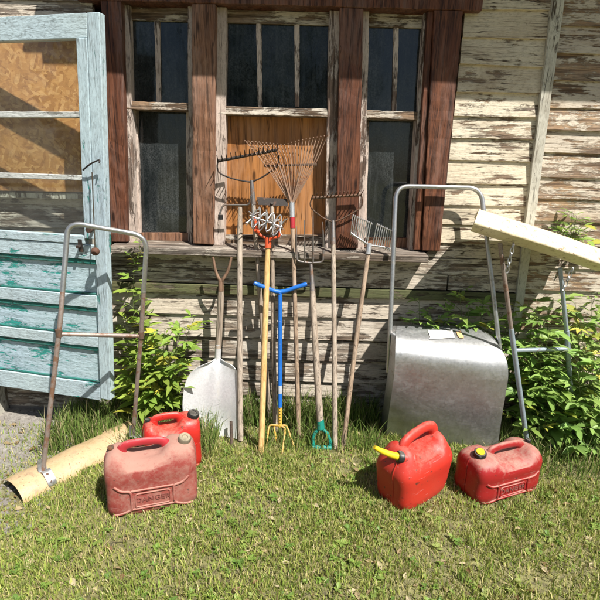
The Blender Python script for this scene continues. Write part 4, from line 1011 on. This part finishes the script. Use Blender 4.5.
# ------------------------------------------------------------------ plants
def leaf_pts(base, d, nrm, ln, wd, droop=.25, fold=.25):
    """lanceolate leaf, 5 cross stations, folded along the midrib"""
    d = d.normalized(); side = d.cross(nrm).normalized(); nn = side.cross(d).normalized(); V, F = [], []
    st = ((0, .06), (.2, .62), (.45, 1.0), (.72, .66), (1, .02))
    for k_, w in st:
        p = base+d*ln*k_-Vector((0,0,1))*droop*ln*k_*k_
        V += [p+side*wd*.5*w+nn*fold*wd*.5*w, p, p-side*wd*.5*w+nn*fold*wd*.5*w]
    for i in range(4):
        o = i*3; F += [(o, o+1, o+4, o+3), (o+1, o+2, o+5, o+4)]
    return V, F
def plant(name, label, cat, base, stems, leaf, nleaf, seed, tint, group=None, leaflets=5, stem_r=.004):
    rr = random.Random(seed); k = thing(name, label, cat, base, 0, group); sm_ = MB(); V, F, C = [], [], []
    def put(b, d, n, ln, wd, tone, dr):
        v, f = leaf_pts(b, d, n, ln, wd, dr, rr.uniform(.1, .5)); o = len(V); V.extend(v); F.extend([tuple(i+o for i in q) for q in f]); C.extend([tone]*len(v))
    for (a, b) in stems:
        a, b = Vector(a), Vector(b); L_ = (b-a).length; bend = Vector((rr.uniform(-1,1), rr.uniform(-1,1), 0))*.06*L_
        pts = [a.lerp(b, q/8)+bend*math.sin(PI*q/8) for q in range(9)]; sm_.tube(pts, lambda q: stem_r*(1-.7*q), 6)
        n_ = max(3, int(nleaf*L_/.5)); an = rr.uniform(0, 6)
        for i in range(n_):
            q = .18+.82*(i+rr.random()*.6)/n_; q = min(q, 1); p = a.lerp(b, q)+bend*math.sin(PI*q); an += 2.4+rr.uniform(-.4, .4)
            sd_ = (b-a).normalized(); out = Vector((math.cos(an), math.sin(an), rr.uniform(.15, .7))); out.normalize()
            pet = leaf*rr.uniform(.4, .9)*(1.25-.5*q); e = p+out*pet; sm_.tube([p, p.lerp(e, .5)+Vector((0,0,.006)), e], stem_r*.35, 4)
            tone_b = rr.uniform(.75, 1.25); y_ = rr.uniform(-.12, .2)
            tn_ = (tint[0]*1.9, tint[1]*1.25, tint[2]) if rr.random() < .07 else tint; szk = rr.choice((.6, .85, 1.0, 1.0, 1.25))
            tc = tuple(max(.004, t0*tone_b*(1+y_*m__)) for t0, m__ in zip(tn_, (1.0, .35, .3)))
            nl = rr.choice((leaflets-2, leaflets, leaflets)) if leaflets > 2 else 1
            for j in range(nl):
                s_ = 0 if nl == 1 else (j-(nl-1)/2)/((nl-1)/2); sd2 = out.cross(Vector((0,0,1)))
                if sd2.length < .01: sd2 = Vector((1,0,0))
                sd2.normalize(); dd = (out*(1.1-.6*abs(s_))+sd2*s_*.95+Vector((0,0,rr.uniform(-.25,.25)))).normalized()
                ln = leaf*szk*rr.uniform(.7, 1.25)*(1-.3*abs(s_))*(1.15-.45*q)
                nrm = (Vector((0,0,1))+Vector((rr.uniform(-.5,.5), rr.uniform(-.8,.2), 0))*.8).normalized()
                put(e-out*pet*.3*abs(s_), dd, nrm, ln, ln*rr.uniform(.28, .40), tc, rr.uniform(.05, .4))
    sm_.build('stem', 'stem_green', k, smooth=50)
    me = bpy.data.meshes.new('foliage'); me.from_pydata([tuple(v-Vector(base)) for v in V], [], F); ca_ = me.color_attributes.new('tint', 'FLOAT_COLOR', 'POINT')
    ca_.data.foreach_set('color', np.array([(*c, 1) for c in C], dtype=np.float32).ravel()); me.materials.append(MATS['leaf_green']); me.shade_smooth()
    o = bpy.data.objects.new('foliage', me); COL.objects.link(o); o.parent = k; return k
def stem_set(base_px, tips, y0, rr):
    out = []
    for (tx, ty, y) in tips:
        bx = base_px[0]+(tx-base_px[0])*rr.uniform(.15, .45); b = W(bx, base_px[1], y0+rr.uniform(-.04, .04)); b.z = 0; out.append((b, W(tx, ty, y)))
    return out
rr = random.Random(5)
T1 = (.23, .34, .06); T2 = (.23, .37, .085); T3 = (.25, .38, .10)
b = W(150, 402, -.14); b.z = 0
plant('leafy_shrub', 'bright green leafy shrub between the blue door and the white shovel', 'shrub', b,
      stem_set((150, 402), [(134, 262, -.13), (139, 290, -.15), (122, 322, -.10), (128, 345, -.18), (150, 322, -.2), (165, 325, -.2), (180, 322, -.22), (196, 315, -.2), (175, 345, -.26), (158, 350, -.28), (190, 345, -.2), (140, 345, -.25), (150, 375, -.3), (172, 372, -.28), (128, 375, -.25)], -.13, rr), .105, 12, 21, T1)
b = W(138, 256, -.03)
plant('seedling', 'small sprig growing at the left end of the window sill', 'plant', W(137, 262, -.10), [(W(137, 262, -.125), W(140, 236, -.14)), (W(137, 262, -.125), W(146, 240, -.15)), (W(135, 262, -.125), W(131, 256, -.15))], .04, 16, 22, T1, leaflets=3, stem_r=.002)
b = W(560, 425, -.15); b.z = 0
plant('leafy_shrub', 'dense dark green bush around the legs of the upside-down scoop', 'shrub', b,
      stem_set((555, 425), [(515, 345, -.2), (528, 300, -.18), (545, 318, -.25), (535, 345, -.30), (560, 345, -.3), (520, 385, -.3), (545, 375, -.36), (512, 410, -.26), (540, 410, -.36), (562, 395, -.36), (530, 430, -.36), (565, 425, -.38), (550, 300, -.12), (508, 370, -.15)], -.15, rr), .122, 13, 23, T2)
b = W(598, 430, -.2); b.z = 0
plant('leafy_shrub', 'tall leafy bush at the right edge of the grass, against bare boards', 'shrub', b,
      stem_set((600, 430), [(575, 300, -.12), (592, 290, -.15), (585, 340, -.3), (600, 355, -.34), (615, 320, -.25), (578, 372, -.36), (600, 395, -.4), (585, 425, -.42), (612, 430, -.42), (630, 370, -.3), (640, 420, -.35), (572, 400, -.38), (594, 450, -.44), (568, 445, -.40), (580, 320, -.2)], -.2, rr), .122, 13, 24, T3)
b = W(455, 400, -.06); b.z = 0
plant('leafy_weed', 'dark leafy weeds rising against the wall behind the galvanized scoop blade', 'weed', b,
      [(W(bx_, 400, -.08), W(tx_, ty_, -.13)) for bx_, tx_, ty_ in ((430, 419, 300), (436, 430, 312), (450, 447, 306), (455, 459, 288), (460, 470, 302), (470, 466, 316), (480, 483, 298), (486, 492, 308), (490, 503, 312), (425, 411, 318), (497, 510, 300), (445, 438, 318))], .095, 13, 25, T2, leaflets=5)
plant('wall_sprig', 'green sprig growing out of the boards above the cream scoop blade', 'plant', W(569, 246, -.03), [(W(569, 246, -.02), W(571, 212, -.09)), (W(569, 246, -.02), W(583, 222, -.1)), (W(569, 246, -.02), W(560, 226, -.08)), (W(571, 246, -.02), W(586, 238, -.1)), (W(566, 246, -.02), W(556, 238, -.08)), (W(570, 246, -.02), W(577, 214, -.1))], .075, 26, 26, T2, leaflets=3, stem_r=.0025)

# ------------------------------------------------------------------ grass and ground cover (uncountable)
def in_clear(x, y): return False
def blades(n, xr, yr, hr, wr, tints, dens=None, lean_=.45, seed=1, zoff=0.0):
    r_ = np.random.default_rng(seed); x = r_.uniform(*xr, n); y = r_.uniform(*yr, n)
    if dens is not None:
        keep = np.array([r_.random() < dens(a, b) for a, b in zip(x, y)]); x, y = x[keep], y[keep]; n = len(x)
    z = np.array([gh(a, b) for a, b in zip(x, y)])+zoff
    h = r_.uniform(*hr, n)*(0.6+.4*r_.random(n)); w = r_.uniform(*wr, n); an = r_.uniform(0, 2*PI, n); ln = r_.uniform(.1, 1, n)*lean_*h; ad = r_.uniform(0, 2*PI, n)
    dx, dy = np.cos(an)*w*.5, np.sin(an)*w*.5; lx_, ly_ = np.cos(ad)*ln, np.sin(ad)*ln
    P = np.zeros((n, 5, 3), dtype=np.float32)
    P[:,0] = np.stack([x-dx, y-dy, z-.004], 1); P[:,1] = np.stack([x+dx, y+dy, z-.004], 1)
    P[:,2] = np.stack([x-dx*.8+lx_*.35, y-dy*.8+ly_*.35, z+h*.55], 1); P[:,3] = np.stack([x+dx*.8+lx_*.35, y+dy*.8+ly_*.35, z+h*.55], 1)
    P[:,4] = np.stack([x+lx_, y+ly_, z+h*(1-.25*ln/np.maximum(h,1e-4))], 1)
    T = np.array([t_ for t_, w_ in tints], dtype=np.float32); pw = np.array([w_ for t_, w_ in tints]); pw = pw/pw.sum()
    c = T[r_.choice(len(T), n, p=pw)]*r_.uniform(.75, 1.25, (n, 1)).astype(np.float32)
    return P, c
def grass_obj(name, sets, mat='grass_blades'):
    P = np.concatenate([s_[0] for s_ in sets]); c = np.concatenate([s_[1] for s_ in sets]); n = len(P)
    me = bpy.data.meshes.new(name); me.vertices.add(n*5); me.vertices.foreach_set('co', P.reshape(-1))
    base = (np.arange(n)*5)[:,None]; lq = (base+np.array([[0,1,3,2]])); lt_ = (base+np.array([[2,3,4]]))
    loops = np.concatenate([lq, lt_], 1).reshape(-1); me.loops.add(n*7); me.loops.foreach_set('vertex_index', loops.astype(np.int32))
    starts = (np.arange(n)*7)[:,None]+np.array([[0,4]]); me.polygons.add(n*2); me.polygons.foreach_set('loop_start', starts.reshape(-1).astype(np.int32))
    me.update(calc_edges=True); me.validate()
    ca_ = me.color_attributes.new('tint', 'FLOAT_COLOR', 'POINT'); cc = np.ones((n, 5, 4), dtype=np.float32); cc[:,:,:3] = c[:,None,:]; ca_.data.foreach_set('color', cc.reshape(-1))
    me.materials.append(MATS[mat]); o = bpy.data.objects.new(name, me); COL.objects.link(o); o['kind'] = 'stuff'; return o
GT = [((.29, .36, .07), 4), ((.20, .30, .05), 3), ((.38, .40, .11), 4), ((.50, .44, .19), 2.2), ((.58, .50, .28), 1)]
DT = [((.12, .19, .04), 4), ((.17, .25, .055), 3), ((.26, .28, .10), 1.5), ((.40, .34, .19), 1)]
EX = (f0.copy(), ub.copy(), vb.copy(), bl)
def dens_lawn(x, y):
    p_ = Vector((x, y, 0))-EX[0]; a_ = p_.dot(EX[1]); b_ = p_.dot(EX[2])
    if -.005 < a_ < EX[3]+.01 and .005 < b_ < .21: return 0
    d = .62+.9*mnoise.noise(Vector((x*2.3, y*2.3, 7)))+.35*mnoise.noise(Vector((x*8, y*8, 2)))
    if x < -1.22 and y > -.98+.10*mnoise.noise(Vector((x*5, y*5, 1))): d *= max(.0, (x+1.92)/.7)*.35
    return max(.06, d)
def dens_far(x, y): return .0 if abs(x) < 2.1 and y > -2.3 else .8
s1 = blades(300000, (-2.1, 2.1), (-2.3, -.2), (.014, .050), (.0024, .0052), GT, dens_lawn, .8, 1)
s2 = blades(9000, (-1.2, 1.4), (-.40, -.01), (.05, .20), (.003, .006), DT, lambda x, y: .04 if ((bL.x-.03 < x < bR.x+.03 and y < bL.y+.02) or (-.46 < x < -.22 and y < -.2)) else max(.05, .65+.9*mnoise.noise(Vector((x*4, y*4, 5)))), .55, 2)
s2b = blades(2600, (-.75, .5), (-.16, -.01), (.12, .30), (.003, .006), DT, None, .5, 22)
s3 = blades(4200, (-1.40, -.45), (-.50, -.05), (.08, .26), (.003, .006), DT, lambda x, y: min(1, dens_lawn(x, y)*20), .6, 3)
s4 = blades(60000, (-6, 6), (-7, -.05), (.02, .06), (.004, .008), GT, dens_far, .7, 4)
s5 = blades(2500, (1.0, 2.4), (-.6, -.02), (.06, .22), (.003, .006), DT, lambda x, y: .04 if (x < bR.x+.03 and y < -.2) else 1, .6, 5)
def tufts():
    r_ = random.Random(77); out = []
    for i in range(420):
        x, y = r_.uniform(-1.9, 2.0), -.25-1.95*r_.random()**1.4
        if dens_lawn(x, y) < .45: continue
        tall = r_.uniform(.03, .075)*(1.5 if y > -.55 else 1); n_ = r_.randint(30, 90); sp = r_.uniform(.015, .05)
        g_ = r_.choice((((.17, .27, .045), 5), ((.24, .31, .07), 4), ((.38, .36, .14), 4)))
        P, c = blades(n_, (x-sp, x+sp), (y-sp, y+sp), (tall*.5, tall), (.0024, .005), [g_, ((.30, .32, .10), 2), ((.45, .39, .2), 1)], None, .75, 1000+i); out.append((P, c))
    return out
grass_obj('grass', tufts()+[s1, s2, s2b, s3, s4, s5])
# broad-leaved ground cover
def weeds():
    rr = random.Random(33); V, F, C = [], [], []
    for i in range(5200):
        x, y = rr.uniform(-2, 2), rr.uniform(-2.2, -.22)
        if dens_lawn(x, y) < .15+rr.random()*.6: continue
        if mnoise.noise(Vector((x*3, y*3, 20))) < rr.uniform(-.5, .3): continue
        b = Vector((x, y, gh(x, y))); sz = rr.choice((.010, .013, .017, .023))*rr.uniform(.8, 1.2); tn = rr.choice(((.17, .27, .05), (.22, .31, .07), (.13, .23, .045), (.28, .33, .10))); n_ = rr.randint(4, 8); a0 = rr.uniform(0, 6)
        for j in range(n_):
            a = a0+2*PI*j/n_+rr.uniform(-.3, .3); d = Vector((math.cos(a), math.sin(a), rr.uniform(.15, 1.0))); ln = sz*rr.uniform(.7, 1.4)
            v, f = leaf_pts(b+Vector((0,0,rr.uniform(.002,.018))), d, Vector((0,0,1)), ln, ln*rr.uniform(.45, .7), .3, .2); o = len(V); V += v; F += [tuple(q+o for q in e) for e in f]; kk = rr.uniform(.8, 1.25); C += [tuple(c*kk for c in tn)]*len(v)
    me = bpy.data.meshes.new('ground_cover'); me.from_pydata([tuple(v) for v in V], [], F); ca_ = me.color_attributes.new('tint', 'FLOAT_COLOR', 'POINT')
    ca_.data.foreach_set('color', np.array([(*c, 1) for c in C], dtype=np.float32).ravel()); me.materials.append(MATS['leaf_green']); o = bpy.data.objects.new('ground_cover', me); COL.objects.link(o); o['kind'] = 'stuff'
weeds()
# dead leaves, straw and pebbles
def litter():
    rr = random.Random(41); V, F, C = [], [], []
    for i in range(2600):
        x, y = rr.uniform(-2, 2), rr.uniform(-2.2, -.1); b = Vector((x, y, gh(x, y)+rr.uniform(.002, .014))); a = rr.uniform(0, 6.3); ln = rr.uniform(.012, .045); thin = rr.random() < .6
        v, f = leaf_pts(b, Vector((math.cos(a), math.sin(a), rr.uniform(-.1, .3))), Vector((rr.uniform(-.5,.5), rr.uniform(-.5,.5), 1)), ln*(1.6 if thin else 1), ln*(.08 if thin else .5), .1, .4); o = len(V); V += v; F += [tuple(q+o for q in e) for e in f]
        tn = rr.choice(((.30, .22, .12), (.42, .33, .19), (.20, .12, .06), (.5, .42, .27))); C += [tn]*len(v)
    me = bpy.data.meshes.new('plant_litter'); me.from_pydata([tuple(v) for v in V], [], F); ca_ = me.color_attributes.new('tint', 'FLOAT_COLOR', 'POINT')
    ca_.data.foreach_set('color', np.array([(*c, 1) for c in C], dtype=np.float32).ravel()); me.materials.append(MATS['grass_blades']); o = bpy.data.objects.new('plant_litter', me); COL.objects.link(o); o['kind'] = 'stuff'
litter()
def gravel():
    rr = random.Random(51); mb = MB()
    for i in range(1500):
        x, y = rr.uniform(-2.2, -1.12), rr.uniform(-1.05, -.05); r_ = rr.uniform(.003, .011)*(2.2 if rr.random() < .04 else 1)
        c = Vector((x, y, gh(x, y)+r_*.2)); rings = []
        for zz_, q in ((-.5, .7), (0, 1), (.5, .72)):
            rings.append([c+Vector((r_*q*math.cos(k_*PI/3)*rr.uniform(.8, 1.2), r_*q*math.sin(k_*PI/3)*rr.uniform(.8, 1.2), r_*zz_)) for k_ in range(6)])
        mb.loft(rings)
    o = mb.build('gravel', 'foundation'); o['kind'] = 'stuff'
gravel()
# pale dry stalk across the grass at the foot of the door
a, b = G(66, 431, .02), G(146, 408, .03)
tag(MB().tube([a, a.lerp(b, .5)+Vector((0,0,.012)), b], .0035, 6, 4).build('dry_stalk', 'dry_stalk', None, smooth=50), 'long pale dry stalk lying in the grass below the blue door', 'stalk')

# far wood across the yard: seen only mirrored in the window panes
def far_wood():
    rr = random.Random(91); V, F, C = [], [], []
    for i in range(34):
        x, y = rr.uniform(-34, 34), -rr.uniform(24, 34); H = rr.uniform(6, 13); w = rr.uniform(1.8, 3.4); tone = rr.uniform(.7, 1.3)
        o = len(V); V += [Vector((x-.15, y, 0)), Vector((x+.15, y, 0)), Vector((x+.07, y, H*.8)), Vector((x-.07, y, H*.8))]; F.append((o, o+1, o+2, o+3)); C += [(.06, .045, .03)]*4
        for j in range(330):
            k_ = rr.random(); rad = w*math.sin(PI*min(.97, k_*.85+.12))*rr.random()**.5; a = rr.uniform(0, 6.28); p = Vector((x+rad*math.cos(a), y+rad*math.sin(a), H*(.22+.8*k_)))
            v, f = leaf_pts(p, Vector((rr.uniform(-1,1), rr.uniform(-1,1), rr.uniform(-.8,.8))), Vector((rr.uniform(-1,1), rr.uniform(-1,1), 1)), rr.uniform(.4, .9), rr.uniform(.3, .6), .2, .3)
            o = len(V); V += v; F += [tuple(q+o for q in e) for e in f]; C += [(.05*tone, .085*tone, .022*tone)]*len(v)
    me = bpy.data.meshes.new('far_wood'); me.from_pydata([tuple(v) for v in V], [], F); ca_ = me.color_attributes.new('tint', 'FLOAT_COLOR', 'POINT')
    ca_.data.foreach_set('color', np.array([(*c, 1) for c in C], dtype=np.float32).ravel()); me.materials.append(MATS['leaf_green']); o = bpy.data.objects.new('far_wood', me); COL.objects.link(o); o['kind'] = 'stuff'
far_wood()
